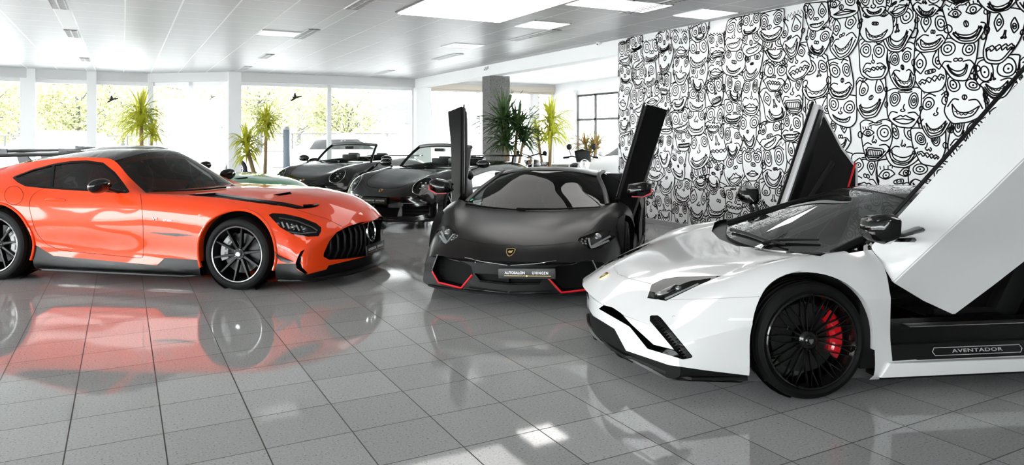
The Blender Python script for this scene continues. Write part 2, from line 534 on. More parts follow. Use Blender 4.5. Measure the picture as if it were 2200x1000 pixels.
def plate(parent, name, P, X, N, w, hgt, text=True, k=1.0):
    """number-plate shaped dealer board"""
    M = frame(P, X, N)
    g = MB(); g.box(-w / 2, w / 2, -hgt / 2, hgt / 2, -.012, .004, M)
    o = g.build(name, mat('dealer board black', .008, .45), parent, bevel=.003)
    r = MB()
    for a, b, c, d in ((-w / 2, w / 2, hgt / 2 - .004, hgt / 2), (-w / 2, w / 2, -hgt / 2, -hgt / 2 + .004)): r.box(a, b, c, d, .002, .006, M)
    r.build('plate_rim', SBLK, o)
    if text:
        text_mesh('plate_lettering', 'AUTOSALON', hgt * .36, WHITEL, o, M @ Matrix.Translation((-w * .21, hgt * .05, .005)), .0006, 1.0, .92, .0006)
        text_mesh('plate_lettering', 'UHINGEN', hgt * .36, WHITEL, o, M @ Matrix.Translation((w * .235, hgt * .05, .005)), .0006, 1.25, .84, .0006)
        u = MB(); u.box(-w * .40, w * .42, -hgt * .24, -hgt * .215, .004, .0052, M); u.ball((0, -hgt * .25, .005), .008, 8, 6, (1, 1, .3), M)
        u.build('plate_underline', GOLD, o)
    return o
# ---------------------------------------------------------------- wedge-shaped coupes with scissor doors
def avent_rows(fw=1.0):
    R = []
    under = lambda x, y=.5, z=.12: [(x, y, z), (x, 0, z)]
    R.append([(-3.6, 0, z) for z in (.88, .82, .76, .68, .6, .52, .42, .3, .24, .2)])
    R.append([(-3.58, 0, .88), (-3.58, .3, .88), (-3.56, .6, .86), (-3.5, .82, .82), (-3.42, .92, .70), (-3.42, .95, .55), (-3.45, .92, .40), (-3.5, .85, .22), (-3.5, .5, .2), (-3.5, 0, .2)])
    R.append([(-3.1, 0, .93), (-3.1, .3, .93), (-3.1, .6, .91), (-3.1, .85, .86), (-3.1, .97, .74), (-3.1, 1.0, .58), (-3.1, .99, .42), (-3.1, .97, .2)] + under(-3.1))
    R.append([(-2.7, 0, .965), (-2.7, .3, .965), (-2.7, .56, .95), (-2.7, .86, .88), (-2.7, .985, .76), (-2.7, 1.015, .58), (-2.7, 1.0, .4), (-2.7, .97, .18)] + under(-2.7))
    R.append([(-2.2, 0, 1.015), (-2.2, .3, 1.01), (-2.2, .52, .985), (-2.2, .82, .87), (-2.2, .955, .76), (-2.2, 1.0, .58), (-2.2, .985, .4), (-2.2, .97, .15)] + under(-2.2))
    R.append([(-1.7, 0, 1.062), (-1.7, .3, 1.05), (-1.7, .53, 1.012), (-1.7, .78, .86), (-1.7, .93, .75), (-1.7, .985, .57), (-1.7, .96, .36), (-1.7, .96, .13)] + under(-1.7))
    R.append([(-1.3, 0, 1.08), (-1.3, .3, 1.068), (-1.3, .55, 1.018), (-1.3, .78, .845), (-1.3, .92, .735), (-1.3, .97, .56), (-1.3, .93, .34), (-1.3, .95, .12)] + under(-1.3))
    R.append([(-.93, 0, 1.06), (-.95, .3, 1.048), (-1.04, .56, .99), (-.95, .785, .825), (-.95, .915, .72), (-.95, .96, .55), (-.95, .92, .34), (-.95, .95, .12)] + under(-.95))
    R.append([(-.45, 0, .878), (-.49, .36, .872), (-.63, .655, .875), (-.6, .80, .80), (-.6, .92, .70), (-.6, .965, .55), (-.6, .94, .34), (-.6, .95, .12)] + under(-.6))
    R.append([(-.06, 0, .705), (-.11, .38, .717), (-.27, .72, .755), (-.30, .83, .77), (-.3, .95, .69), (-.3, .985, .54), (-.32, .97, .34), (-.35, .96, .12)] + under(-.35))
    R.append([(.3, 0, .662), (.27, .36, .668), (.14, .63, .69), (.08, .80, .715), (.03, .955, .65), (.0, 1.0, .5), (0, .99, .34), (0, .97, .12)] + under(0))
    R.append([(.62, 0, .588), (.6, .34, .588), (.5, .62, .582), (.42, .79, .575), (.33, .93, .525), (.3, .985, .44), (.3, .985, .32), (.32, .97, .13)] + under(.4))
    R.append([(.84, 0, .50), (.82, .33, .495), (.74, .58, .485), (.66, .74, .475), (.57, .88, .44), (.55, .95, .37), (.54, .955, .28), (.54, .94, .13)] + under(.7))
    per = [(1.0, 0, .395), (.975, .32, .39), (.915, .55, .385), (.84, .71, .38), (.765, .84, .37), (.74, .905, .31), (.73, .92, .22), (.74, .92, .13), (.88, .5, .12), (.96, 0, .12)]
    R.append(per)
    zc = (.395, .38, .36, .335, .31, .27, .22, .17, .14, .12)
    for t in (.68, .34, 0):
        row = []
        for (x, y, z), z0 in zip(per, zc):
            yy = y * t; zz = z0 + (z - z0) * t
            xe = .99 - .26 * (yy / .92) ** 2 * 1.05
            if zz > .39: xe += .005
            row.append((min(xe, 1.0) - (0.0 if zz > .37 else .015), yy, zz))
        R.append(row)
    sm = lambda t: max(0, min(1, t)) ** 2 * (3 - 2 * max(0, min(1, t)))
    return [[(x, y * (1 + (fw - 1) * sm((x + .4) / .9)), z) for x, y, z in r] for r in R]
def avent_door(parent, paint, hinge, ang, out, side, mirror_m, red=None):
    """scissor door swung up about a hinge near the windscreen foot; local outline in x, z on the car's flank"""
    s = side
    M = Matrix.Translation(hinge) @ Matrix.Rotation(out * -s, 4, 'X') @ Matrix.Rotation(ang, 4, 'Y') @ Matrix.Translation(-V(hinge))
    top = [(-.53, .785), (-.80, .81), (-1.15, .845), (-1.50, .885), (-1.86, .925)]
    mid = [(-.46, .64), (-.80, .655), (-1.15, .67), (-1.50, .70), (-1.99, .80)]
    low = [(-.515, .40), (-.85, .39), (-1.15, .385), (-1.50, .41), (-1.73, .47)]
    bot = [(-.585, .195), (-.85, .175), (-1.12, .163), (-1.38, .185), (-1.64, .285)]
    ys = (.80, .955, .945, .95)
    rows = [[V((x, (yy + (.07 * max(0, -x - .5) / 1.4 if yy > .9 else 0)) * s, z)) for x, z in r] for r, yy in zip((top, mid, low, bot), ys)]
    g = MB(); vs = []; fs = []; n = 5
    for r in rows: vs += r
    for a in range(3):
        for b in range(n - 1): fs.append((a * n + b, a * n + b + 1, a * n + n + b + 1, a * n + n + b))
    b = MB().add(vs, fs).bm()
    # outward normals
    for f in b.faces:
        if f.normal.y * s < 0: f.normal_flip()
    es = [e for e in b.edges if len(e.link_faces) == 2]
    bmesh.ops.subdivide_edges(b, edges=b.edges[:], cuts=3, use_grid_fill=True)
    b.normal_update()
    inner = b.copy()
    thick(b, .07); bmesh.ops.transform(b, matrix=M, verts=b.verts)
    sharp = [e for e in b.edges if len(e.link_faces) == 2 and e.calc_face_angle(0) > .35]
    bmesh.ops.bevel(b, geom=sharp, offset=.006, segments=2, affect='EDGES', clamp_overlap=True)
    d = mesh_obj('door', b, paint, parent, smooth=20)
    # inner trim
    shift(inner, -.074)
    for v in inner.verts:
        v.co.x = -1.1 + (v.co.x + 1.1) * .955; v.co.z = .55 + (v.co.z - .55) * .93
    for f in inner.faces: f.normal_flip()
    thick(inner, .015); bmesh.ops.transform(inner, matrix=M, verts=inner.verts)
    mesh_obj('door_lining', inner, CABIN, d, smooth=40)
    def P(x, yy, z): return M @ V((x, yy * s, z))
    q = MB(); q.tube([P(-.75, .83, .66), P(-1.1, .825, .60), P(-1.5, .83, .55)], .028, 10); q.ball(P(-1.2, .85, .42), .07, 14, 10, (1.3, .4, .8))
    q.build('armrest', CABIN, d)
    if red:
        q = MB(); q.tube([P(-1.02, .85, .33), P(-1.35, .85, .325), P(-1.62, .85, .36)], .008, 6); q.build('door_stitching', red, d)
    # rubber seal along the window line
    q = MB(); q.tube([P(x, .765, z + .004) for x, z in top], .012, 8); q.build('window_seal', SBLK, d)
    return d, P
def circ(cx, cz, r, a0, a1, n=28): return [(cx + r * math.cos(a0 + (a1 - a0) * k / n), cz + r * math.sin(a0 + (a1 - a0) * k / n)) for k in range(n + 1)]
def arches(bm, spec, depth=.05, ymin=.84):
    """cut round wheel openings and turn their edges inwards"""
    for s in (1, -1):
        vw = Ortho('y', s)
        for cx, cz, r in spec:
            poly = [(cx - r, -.1)] + [(cx - r, 0)] + circ(cx, cz, r, PI, 0) + [(cx + r, 0), (cx + r, -.1)]
            fs = cut(bm, poly, vw, lambda c: c.y * s > ymin)
            bmesh.ops.delete(bm, geom=fs, context='FACES')
            es = [e for e in bm.edges if e.is_boundary and all(v.co.y * s > .5 and abs(math.hypot(v.co.x - cx, v.co.z - cz) - r) < .012 and v.co.z > .14 for v in e.verts)]
            flange(bm, es, lambda c: V((0, -s * depth, 0)))
def by_cell(bm, ci, cj):
    a = bm.faces.layers.int['ci']; b = bm.faces.layers.int['cj']
    return [f for f in bm.faces if f[a] in ci and f[b] in cj]
def draw_seams(root, bvh, lines, view, both=False, name='panel_seam', m=None, w=.003):
    out = [MB(), MB()] if both else [MB()]
    for L in lines:
        h = hits(bvh, dense(L, 3 if isinstance(view, Persp) else .02), view)
        ribbon(out[0], h, w)
        if both: ribbon(out[1], mirror_pts(h), w)
    for mb in out:
        if mb.v: mb.build(name, m or GAP, root, smooth=0)
def avent_mirror(d, P, s, head, trim=None):
    """mirror head on a forked stalk at the front of the door"""
    h = V(head)
    g = MB()
    for q, e in ((P(-.69, .93, .75), .02), (P(-.76, .93, .76), -.02)):
        g.tube([q, (q * .45 + h * .55) + V((e, 0, -.03)), h + V((e * .5, -.05 * s, -.035))], [.034, .025, .026], 8, flat=.5)
    o = g.build('mirror_stalk', GBLK, d)
    g = MB(); A = [(-.125, -.03), (-.105, .048), (.06, .07), (.125, .05), (.118, -.02), (.04, -.058), (-.07, -.055)]
    K = [(y * s, z) for y, z in A]
    for x, k in ((-.045, .90), (-.04, 1.0), (.005, 1.0), (.045, .82), (.072, .45)): g.v += [tuple(h + V((x, y * k, z * k * 1.25))) for y, z in K]
    n = len(K)
    for a in range(4): g.f += [(a * n + i, a * n + (i + 1) % n, a * n + n + (i + 1) % n, a * n + n + i) for i in range(n)]
    g.f += [tuple(range(n)), tuple(4 * n + i for i in range(n))]
    b = g.bm()
    bmesh.ops.bevel(b, geom=[e for e in b.edges if e.calc_face_angle(0) > .3], offset=.008, segments=2, affect='EDGES', clamp_overlap=True)
    mh = mesh_obj('mirror_housing', b, GBLK, o, smooth=50)
    g = MB(); g.lathe([(0, 0), (.06, 0), (.062, .004)], 24, Matrix.Translation(h + V((-.046, 0, 0))) @ Matrix.Diagonal((1, 1.6, .8, 1)) @ Matrix.Rotation(-PI / 2, 4, 'Y'))
    g.build('mirror_glass', CHROME, mh)
    if trim:
        g = MB(); g.tube([h + V((.03, y * s, z - .004)) for y, z in ((.122, .02), (.118, -.022), (.04, -.060), (-.07, -.057))], .007, 6)
        g.build('red_mirror_trim', trim, mh)
    return o
def avent_cabin(root, red=None):
    g = MB()
    g.box(-2.0, -.1, -.72, .72, .14, .19)                                   # floor
    g.box(-2.02, -1.86, -.80, .80, .15, .98)                                # bulkhead
    g.box(-.42, -.30, -.93, .93, .15, .66); g.box(-.2, -.1, -.7, .7, .15, .62)
    g.build('cabin_floor', CABIN, root)
    for s in (1, -1):
        g = MB(); g.box(-1.86, -.40, s * .70, s * .915, .16, .36); g.build('sill_inner', SBLK, root, bevel=.015)
    g = MB(); g.box(-.62, -.03, -.70, .70, .50, .655); g.box(-1.5, -.5, -.12, .12, .18, .46); g.box(-.74, -.6, .16, .56, .56, .69)
    g.build('dashboard', CABIN, root, bevel=.03)
    for s in (1, -1): seat(root, -1.22, s * .38, .17, CABIN, red, .5, .52)
    steering(root, -.80, .38, .62)
def shield(root, p, n, k=1.0):
    M = frame(p, V((0, 1, 0)), n)
    o = [(-.034, .034), (-.018, .04), (0, .043), (.018, .04), (.034, .034), (.032, 0), (.018, -.03), (0, -.045), (-.018, -.03), (-.032, 0)]
    a = MB(); a.prism([(x * k, y * k, -.004) for x, y in o], (0, 0, .009), M)
    e = a.build('badge', GOLD, root)
    a = MB(); a.prism([(x * k * .84, y * k * .84, .004) for x, y in o], (0, 0, .0025), M); a.build('badge_field', GBLK, e)
    bull = [(-.018, .004), (-.008, .014), (.004, .010), (.016, .020), (.020, .012), (.012, .002), (.016, -.012), (.008, -.006), (0, -.016), (-.004, -.006), (-.014, -.014), (-.012, -.002)]
    a = MB(); a.prism([(x * k, y * k, .006) for x, y in bull], (0, 0, .002), M); a.build('badge_emblem', GOLD, e)
    return e
def avent(name, label, group, fr, paint, roofm, kind, mir, wip, ang, hx={1: (-.49, .667), -1: (-.49, .667)}):
    root = thing(name, label, 'car', fr.o, fr.rz, group)
    root.scale = (fr.s,) * 3
    bm = loft(avent_rows(1 if kind == 'white' else .90), 6, 6, sharp_i=(9, 13), sharp_j=(2, 5))
    bvh = BVHTree.FromBMesh(bm)
    pv = Persp(fr); pm = pv.mirror()
    def px2(poly, both=True, flt=None):
        fs = cut(bm, poly, pv, flt); r = [take(bm, fs)]
        if both: r.append(take(bm, cut(bm, poly, pm, (lambda c: flt(V((c.x, -c.y, c.z)))) if flt else None)))
        return r
    # glass, roof, open windows
    glass = take(bm, by_cell(bm, (7, 8), (0, 1)))
    roof = take(bm, by_cell(bm, (4, 5, 6), (0, 1)))
    bmesh.ops.delete(bm, geom=by_cell(bm, (5, 6, 7, 8), (2,)), context='FACES')
    quarter = take(bm, by_cell(bm, (3, 4), (2,)))
    for s in (1, -1):
        qb = quarter.copy(); bmesh.ops.delete(qb, geom=[f for f in qb.faces if f.calc_center_median().y * s < 0], context='FACES'); mesh_obj('quarter_panel', qb, GBLK, root)
    quarter.free()
    mesh_obj('roof', thick(roof, .02), roofm, root)
    w = mesh_obj('windscreen', shift(glass, -.004), GLASSD if kind == 'white' else glass_mat('coated dark glass', (.12, .14, .135), .5, .03), root)
    rows = avent_rows()
    for s in (1, -1):
        g = MB(); pts = spl([(rows[i][2][0], rows[i][2][1] * s, rows[i][2][2] - .006) for i in (9, 8, 7, 6, 5, 4)], 6)
        g.tube(pts, .026, 10); g.build('windscreen_pillar', SBLK if kind == 'white' else roofm, root)
    g = MB(); g.tube([(-.93 - .11 * abs(y / .56) ** 2.5, y, 1.052 - .068 * abs(y / .56) ** 2.2) for y in [-.54 + .09 * k for k in range(13)]], .013, 8); g.build('windscreen_header', SBLK, root)
    arches(bm, [(0, .325, .362), (-2.7, .345, .395)])
    for s in (1, -1):
        fs = cut(bm, [(-.44, .80), (-.47, .195), (-1.72, .195), (-1.88, .45), (-1.9, .90), (-1.2, .9)], Ortho('y', s), lambda c: c.y * s > .6)
        bmesh.ops.delete(bm, geom=fs, context='FACES')
        for cx in (0, -2.7): arch_liner(root, cx, s * .93, .358 if cx == 0 else .39)
    red = REDT if kind == 'white' else None
    avent_cabin(root, red)
    if kind == 'white':
        # cowl, lamps, vents
        c = px2([(1529, 497), (1535, 478), (1560, 468), (1600, 466), (1600, 500), (1640, 515), (1775, 545), (1762, 551), (1660, 536), (1582, 529), (1545, 514)], False, lambda c: c.x > -.3)
        mesh_obj('cowl_panel', recess(c[0], (0, 0, -.02)), SBLK, root)
        hl = [(1400, 612), (1424, 600.5), (1454, 595.5), (1550, 593), (1500, 613.6), (1431, 647), (1390.5, 641)]
        for b in px2(hl):
            lens = b.copy(); mesh_obj('headlight', recess(b, (-.05, 0, -.025)), GBLK, root)
            lo = mesh_obj('headlight_lens', shift(lens, -.001), CLEAR, root)
        for both_s in (1, -1):
            vw = pv if both_s > 0 else pm
            g = MB()
            for L, ww in (([(1397, 628), (1412, 620), (1440, 607)], .012), ([(1418, 638), (1440, 628), (1490, 605)], .02), ([(1400, 640), (1420, 645), (1428, 640)], .012)):
                h = hits(bvh, dense(L, 3), vw); h = [(p - V((.03, 0, .014)), n) for p, n in h]; ribbon(g, h, ww, 0)
            g.build('headlight_strip', WHITEL, root)
            for q in ((1408, 628), (1448, 616)):
                h = hits(bvh, [q], vw)
                if h: MB().ball(h[0][0] - V((.03, 0, .015)), .022, 14, 10).build('headlight_projector', LAMP, root)
        gap = [(1286, 664), (1297, 656), (1316, 661), (1334, 673), (1356, 697), (1404, 741), (1448, 752), (1467, 773), (1391, 750), (1353, 703), (1345, 698)]
        vent = [(1396, 680), (1400, 678), (1413, 678), (1420, 683), (1488, 766), (1485, 770), (1467, 773), (1448, 752), (1396, 690)]
        mesh_obj('front_intake', merge(*[recess(b, (-.10, 0, -.0)) for b in px2(gap)]), GBLK, root)
        for b in px2(vent):
            mesh_obj('bumper_grille', recess(b, (-.045, 0, 0)), MBLK, root)
        low = [(1240, 660), (1269, 676), (1320, 707), (1345, 754), (1437, 785), (1520, 797), (1620, 809), (1620, 850), (1240, 850)]
        lw = px2(low, True, lambda c: c.y > -.01)
        sp = mesh_obj('front_splitter', merge(*[shift(b, -.02) for b in lw]), MBLK, root)
        g = MB(); edge = [(.955, 0), (.945, .3), (.905, .5), (.87, .52), (.765, .80), (.66, .92), (.36, .955)]
        poly = [(x, y, .122) for x, y in edge] + [(x, -y, .122) for x, y in edge[::-1][:-1]]
        g.prism(poly, (0, 0, .016)); g.build('splitter_plate', CARB, sp)
        # mesh pattern on the side vents
        for vw in (pv, pm):
            g = MB()
            for k in range(16):
                u = k / 15; x, y = 1402 + 70 * u, 684 + 84 * u
                for e in (-1, 1):
                    h = hits(bvh, [(x - 7, y + e * 4), (x, y), (x + 9, y - e * 3)], vw)
                    ribbon(g, [(p - V((.02, 0, 0)), n) for p, n in h], .006, 0)
            g.build('grille_mesh', SBLK, root, smooth=0)
        draw_seams(root, bvh, [[(1325, 580), (1328, 590), (1345, 597), (1400, 611)], [(1440, 645), (1520, 643), (1632, 638)],
                               ], pv, True, m=mat('pale panel gap', .22, .7), w=.0025)
        for b in px2([(1620, 537), (1640, 533), (1722, 543), (1685, 546)], True): mesh_obj('bonnet_vent', recess(b, (0, 0, -.02)), STEEL, root)
        for b in px2([(1563, 687), (1570, 684), (1622, 684), (1618, 690), (1566, 690)], True): mesh_obj('side_marker_lamp', thick(shift(b, .002), .004), mat('white lens', .8, .1), root)
        draw_seams(root, bvh, [[(1444, 682), (1447, 679), (1450, 680)]], pv, True, 'washer_cap_seam', m=mat('pale panel gap', .22, .7))
        h = hits(bvh, [(1298, 593)], pv)
        if h: shield(root, h[0][0], h[0][1], .95)
        for s in (1, -1):
            g = MB(); g.prism([(-.40, s * .93, .105), (-2.35, s * .97, .12), (-2.35, s * .97, .185), (-.44, s * .955, .19)], (0, s * .035, 0)); g.build('side_skirt', paint, root, bevel=.006)
            g = MB(); g.box(-2.3, -.42, s * .80, s * .93, .085, .11); g.build('skirt_underside', MBLK, root)
            # step with outlined lettering on its outer face
            g = MB(); g.prism([(-.45, s * .78, .19), (-.45, s * .955, .19), (-.45, s * .935, .275), (-.45, s * .80, .30)], (-1.38, 0, 0)); st = g.build('door_sill', CARB, root, bevel=.008)
            M = frame(V((-.995, s * .9475, .232)), V((-s, 0, 0)), V((0, s * .97, .235)))
            text_mesh('sill_lettering', 'AVENTADOR', .026, mat('sill silver', .45, .35), st, M, .0006, 1.1, 1.85, .0004)
            fr_ = [(-.275, 0), (-.262, .0205), (.262, .0205), (.275, 0), (.262, -.0205), (-.262, -.0205), (-.275, 0)]
            q = MB(); q.tube([M @ V((x, y, .002)) for x, y in fr_], .0022, 6); q.build('sill_outline', mat('sill silver', .45, .35), st)
            g = MB(); g.box(-1.55, -.62, s * .83, s * .90, .355, .364); g.build('sill_plate', STEEL, root, bevel=.003)
    else:
        fl = lambda c: c.x > .35
        hl = [(943, 477), (957, 482), (985, 503), (987, 508), (955, 526), (942, 522), (938, 500)]
        for b in px2(hl, True, fl):
            lens = b.copy(); mesh_obj('headlight', recess(b, (-.06, 0, -.02)), GBLK, root)
            mesh_obj('headlight_lens', lens, CLEAR, root)
        for vw in (pv, pm):
            g = MB(); sk = V((.03, 0, .008))
            for L in ([(945, 496), (951, 509), (957, 519)], [(972, 502), (965, 511), (958, 520)], [(942, 505), (952, 519), (957, 522)]):
                h = [(p - sk, n) for p, n in hits(bvh, dense(L, 2), vw)]; ribbon(g, h, .018, 0)
            g.build('headlight_strip', WHITEL, root)
            g = MB()
            for q, r in (((960, 500), .042),):
                h = hits(bvh, [q], vw)
                if h: g.ball(h[0][0] - V((.05, 0, .015)), r, 16, 10)
            g.build('headlight_projector', LAMP, root)
            for q in ((975, 504), (981, 506), (973, 510), (979, 511), (969, 515), (974, 515)):
                h = hits(bvh, [q], vw)
                if h: MB().ball(h[0][0] - V((.035, 0, .01)), .014, 10, 6).build('led_unit', LAMP, root)
        hexa = [(940, 549), (950, 551), (1000, 565), (1012, 572), (1017, 588), (993, 618), (943, 606), (930, 583), (934, 562)]
        low = [(1024, 594), (1031, 604), (1096, 611), (1105, 611), (1105, 640), (1050, 640), (1006, 640), (1010, 617), (1000, 612), (1019, 590)]
        for b in px2(hexa, True, fl): mesh_obj('front_intake', recess(b, (-.11, 0, 0)), MBLK, root)
        g2 = [(1019, 588), (1070, 590), (1110, 592), (1110, 608), (1096, 610), (1031, 603)]
        mesh_obj('lower_grille', merge(*[recess(b, (-.06, 0, 0)) for b in px2(g2, True, lambda c: fl(c) and c.y < .001)]), MBLK, root)
        for vw in (pv, pm):
            g = MB()
            for k in range(7):
                L = [(940 + 11 * k, 556 + 2 * k), (944 + 11 * k, 575), (941 + 11 * k, 600)]
                h = [(p - V((.05, 0, 0)), n) for p, n in hits(bvh, dense(L, 3), vw)]; ribbon(g, h, .004, 0)
            for k in range(5):
                h = [(p - V((.05, 0, 0)), n) for p, n in hits(bvh, dense([(934, 560 + 10 * k), (1012, 572 + 9 * k)], 4), vw)]; ribbon(g, h, .004, 0)
            g.build('grille_mesh', MBLK, root, smooth=0)
            def line(L, r, m, nm, lift=.004):
                h = hits(bvh, dense(L, 3), vw)
                if len(h) > 2: MB().tube([p + n * lift for p, n in h], r, 6).build(nm, m, root)
            line([(930, 584), (943, 607), (992, 619), (1016, 590)], .0085, REDT, 'red_lip_trim', .006)
            line([(929, 583), (942, 609), (993, 622), (1018, 589)], .005, STEEL, 'lip_edge', -.002)
            line([(940, 549), (929, 580)], .006, STEEL, 'intake_edge')
            line([(947, 549), (988, 562)], .004, SBLK, 'intake_blade', .006)
            line([(999, 554), (1040, 563), (1090, 570.5)], .003, STEEL, 'nose_edge', .002)
            line([(1031, 604), (1062, 608), (1096, 611.5)], .006, SBLK, 'lower_grille_bar', .006)
            line([(1010, 617), (1050, 623), (1091, 627.5)], .007, SBLK, 'splitter_edge', .01)
        draw_seams(root, bvh, [[(988, 513), (1020, 521), (1060, 526), (1078, 528), (1097, 526)], [(975, 465), (976, 484), (986, 503)]], pv, True)
        h = hits(bvh, [(1095, 543)], pv)
        if h: shield(root, V((h[0][0].x, 0, h[0][0].z)), V((h[0][1].x, 0, h[0][1].z)), 1.15)
        h = hits(bvh, [(1134, 586)], pv)
        plate(root, 'number_plate_board', h[0][0] + V((.045, 0, .0)), V((-.05, 1, .02)), V((1, .05, .0)), .475, .085)
        h = hits(bvh, [(1021, 564)], pv)
        if h: MB().ball(h[0][0], .006, 8, 6).build('parking_sensor', STEEL, root)
        st = hits(bvh, [(1011, 430)], pv)
        if st:
            M = frame(st[0][0] + st[0][1] * .002, V((0, -1, 0)), st[0][1]); g = MB(); g.lathe([(0, 0), (.03, 0), (.03, .001)], 20, M); o = g.build('green_windscreen_sticker', mat('green sticker', .02, .35, ) if False else mat('green sticker', (.02, .33, .17), .5), root)
        for s in (1, -1):
            g = MB(); g.prism([(-.40, s * .93, .105), (-2.35, s * .97, .12), (-2.35, s * .97, .185), (-.44, s * .955, .19)], (0, s * .035, 0)); g.build('side_skirt', paint, root, bevel=.006)
            g = MB(); g.prism([(-.45, s * .78, .19), (-.45, s * .955, .19), (-.45, s * .935, .275), (-.45, s * .80, .30)], (-1.38, 0, 0)); g.build('door_sill', CARB, root, bevel=.008)
        mesh_obj('front_bumper', take(bm, by_cell(bm, (13, 14, 15), range(0, 8))), mat('bumper black', .006, .45, spec=.15), root)
        g = MB(); edge = [(.985, 0), (.97, .3), (.92, .42), (.86, .66), (.78, .77), (.66, .83), (.36, .87)]
        poly = [(x, y, .105) for x, y in edge] + [(x, -y, .105) for x, y in edge[::-1][:-1]]
        g.prism(poly, (0, 0, .016)); g.build('front_splitter', MBLK, root)
    body = mesh_obj('body', bm, paint, root, smooth=32)
    cal = (RED, 0.0)
    for s in (1, -1):
        st = 0
        for x, R, rim, wd in ((0, .318, .262, .25), (-2.7, .35, .28, .33)):
            a = PI - .15 if s > 0 else PI + .15
            if x == 0: a = PI + .15 if s > 0 else PI - .15
            wheel(root, 'wheel', x, s * ((.968 if kind == 'white' else .925) if x == 0 else 1.0), R, rim, wd, 'mesh', GBLK, None, (RED if kind == 'white' else mat('black caliper', .02, .3), a), disc_r=.19)
    for s in (1, -1):
        d, P = avent_door(root, paint if kind == 'white' else mat('matt black door paint', .006, .42, spec=.12, ior=1.22), V((hx[s][0], .93 * s, hx[s][1])), math.radians(ang[s]), math.radians(14), s, None, red)
        avent_mirror(d, P, s, mir[s], REDT if kind == 'black' else None)
    # wipers lie along the foot of the glass
    for L in wip:
        h = hits(bvh, dense(spl(L, 5), 6), pv)
        g = MB(); n = len(h); g.tube([p + nn * .014 for p, nn in h], [.013 - .007 * k / n for k in range(n)], 6); g.build('wiper', SBLK, root)
    return root, bvh, pv, pm
# ---------------------------------------------------------------- long-nosed coupe with fixed wing
def amg_rows():
    R = []
    u = lambda x, y=.5, z=.12: [(x, y, z), (x, 0, z)]
    R.append([(-3.66, 0, z) for z in (.98, .92, .86, .78, .68, .58, .46, .34, .26, .22)])
    R.append([(-3.62, 0, .985), (-3.62, .3, .98), (-3.6, .55, .96), (-3.55, .76, .92), (-3.48, .87, .8), (-3.47, .92, .6), (-3.48, .9, .42), (-3.52, .84, .25), (-3.55, .5, .22), (-3.55, 0, .22)])
    R.append([(-3.34, 0, 1.07), (-3.33, .3, 1.06), (-3.32, .52, 1.035), (-3.3, .80, .965), (-3.26, .95, .82), (-3.25, .99, .63), (-3.25, .985, .42), (-3.25, .955, .2)] + u(-3.25))
    R.append([(-2.95, 0, 1.175), (-2.95, .28, 1.16), (-2.95, .50, 1.12), (-2.95, .82, .985), (-2.95, .985, .83), (-2.95, 1.015, .62), (-2.95, 1.0, .4), (-2.95, .97, .16)] + u(-2.95))
    R.append([(-2.6, 0, 1.23), (-2.6, .28, 1.215), (-2.6, .54, 1.17), (-2.6, .82, .975), (-2.6, .985, .82), (-2.6, 1.015, .61), (-2.6, .995, .4), (-2.6, .965, .15)] + u(-2.6))
    R.append([(-2.2, 0, 1.278), (-2.2, .3, 1.262), (-2.2, .59, 1.205), (-2.2, .81, .94), (-2.2, .94, .79), (-2.2, .975, .59), (-2.2, .95, .38), (-2.2, .945, .14)] + u(-2.2))
    R.append([(-1.82, 0, 1.292), (-1.82, .3, 1.276), (-1.82, .62, 1.212), (-1.82, .82, .915), (-1.82, .925, .77), (-1.82, .955, .57), (-1.82, .925, .35), (-1.82, .935, .13)] + u(-1.82))
    R.append([(-1.5, 0, 1.262), (-1.52, .3, 1.248), (-1.60, .61, 1.18), (-1.5, .825, .90), (-1.5, .925, .765), (-1.5, .95, .56), (-1.5, .92, .34), (-1.5, .935, .13)] + u(-1.5))
    R.append([(-1.17, 0, 1.085), (-1.21, .36, 1.072), (-1.36, .69, 1.02), (-1.28, .835, .885), (-1.26, .93, .755), (-1.26, .95, .55), (-1.26, .925, .33), (-1.26, .94, .13)] + u(-1.26))
    R.append([(-.86, 0, .892), (-.93, .42, .89), (-1.13, .745, .872), (-1.08, .855, .86), (-1.02, .942, .745), (-1.02, .955, .54), (-1.02, .935, .33), (-1.02, .945, .13)] + u(-1.02))
    R.append([(-.5, 0, .905), (-.52, .38, .895), (-.55, .66, .865), (-.55, .84, .838), (-.55, .948, .73), (-.55, .968, .53), (-.55, .955, .33), (-.55, .95, .13)] + u(-.55))
    R.append([(-.1, 0, .893), (-.1, .38, .882), (-.1, .62, .85), (-.1, .81, .822), (-.1, .955, .72), (-.1, .995, .53), (-.1, .985, .33), (-.1, .96, .13)] + u(-.1))
    R.append([(.3, 0, .862), (.3, .36, .848), (.3, .60, .81), (.29, .785, .765), (.28, .93, .655), (.28, .98, .49), (.28, .98, .32), (.28, .955, .12)] + u(.28))
    R.append([(.64, 0, .785), (.62, .34, .768), (.59, .56, .722), (.54, .73, .668), (.49, .885, .56), (.48, .94, .43), (.48, .945, .3), (.48, .93, .12)] + u(.48))
    R.append([(.84, 0, .68), (.81, .32, .662), (.76, .53, .62), (.68, .70, .575), (.60, .84, .49), (.58, .90, .39), (.58, .915, .28), (.58, .91, .11)] + u(.6))
    per = [(.935, 0, .575), (.905, .31, .56), (.845, .52, .53), (.765, .68, .49), (.685, .80, .43), (.655, .865, .35), (.655, .885, .25), (.665, .88, .11), (.84, .5, .10), (.93, 0, .10)]
    R.append(per)
    zc = (.575, .53, .48, .43, .37, .31, .25, .18, .13, .10)
    for t in (.7, .36, 0):
        row = []
        for (x, y, z), z0 in zip(per, zc):
            yy = y * t; zz = z0 + (z - z0) * t
            row.append((.925 - .31 * (yy / .9) ** 2, yy, zz))
        R.append(row)
    return R
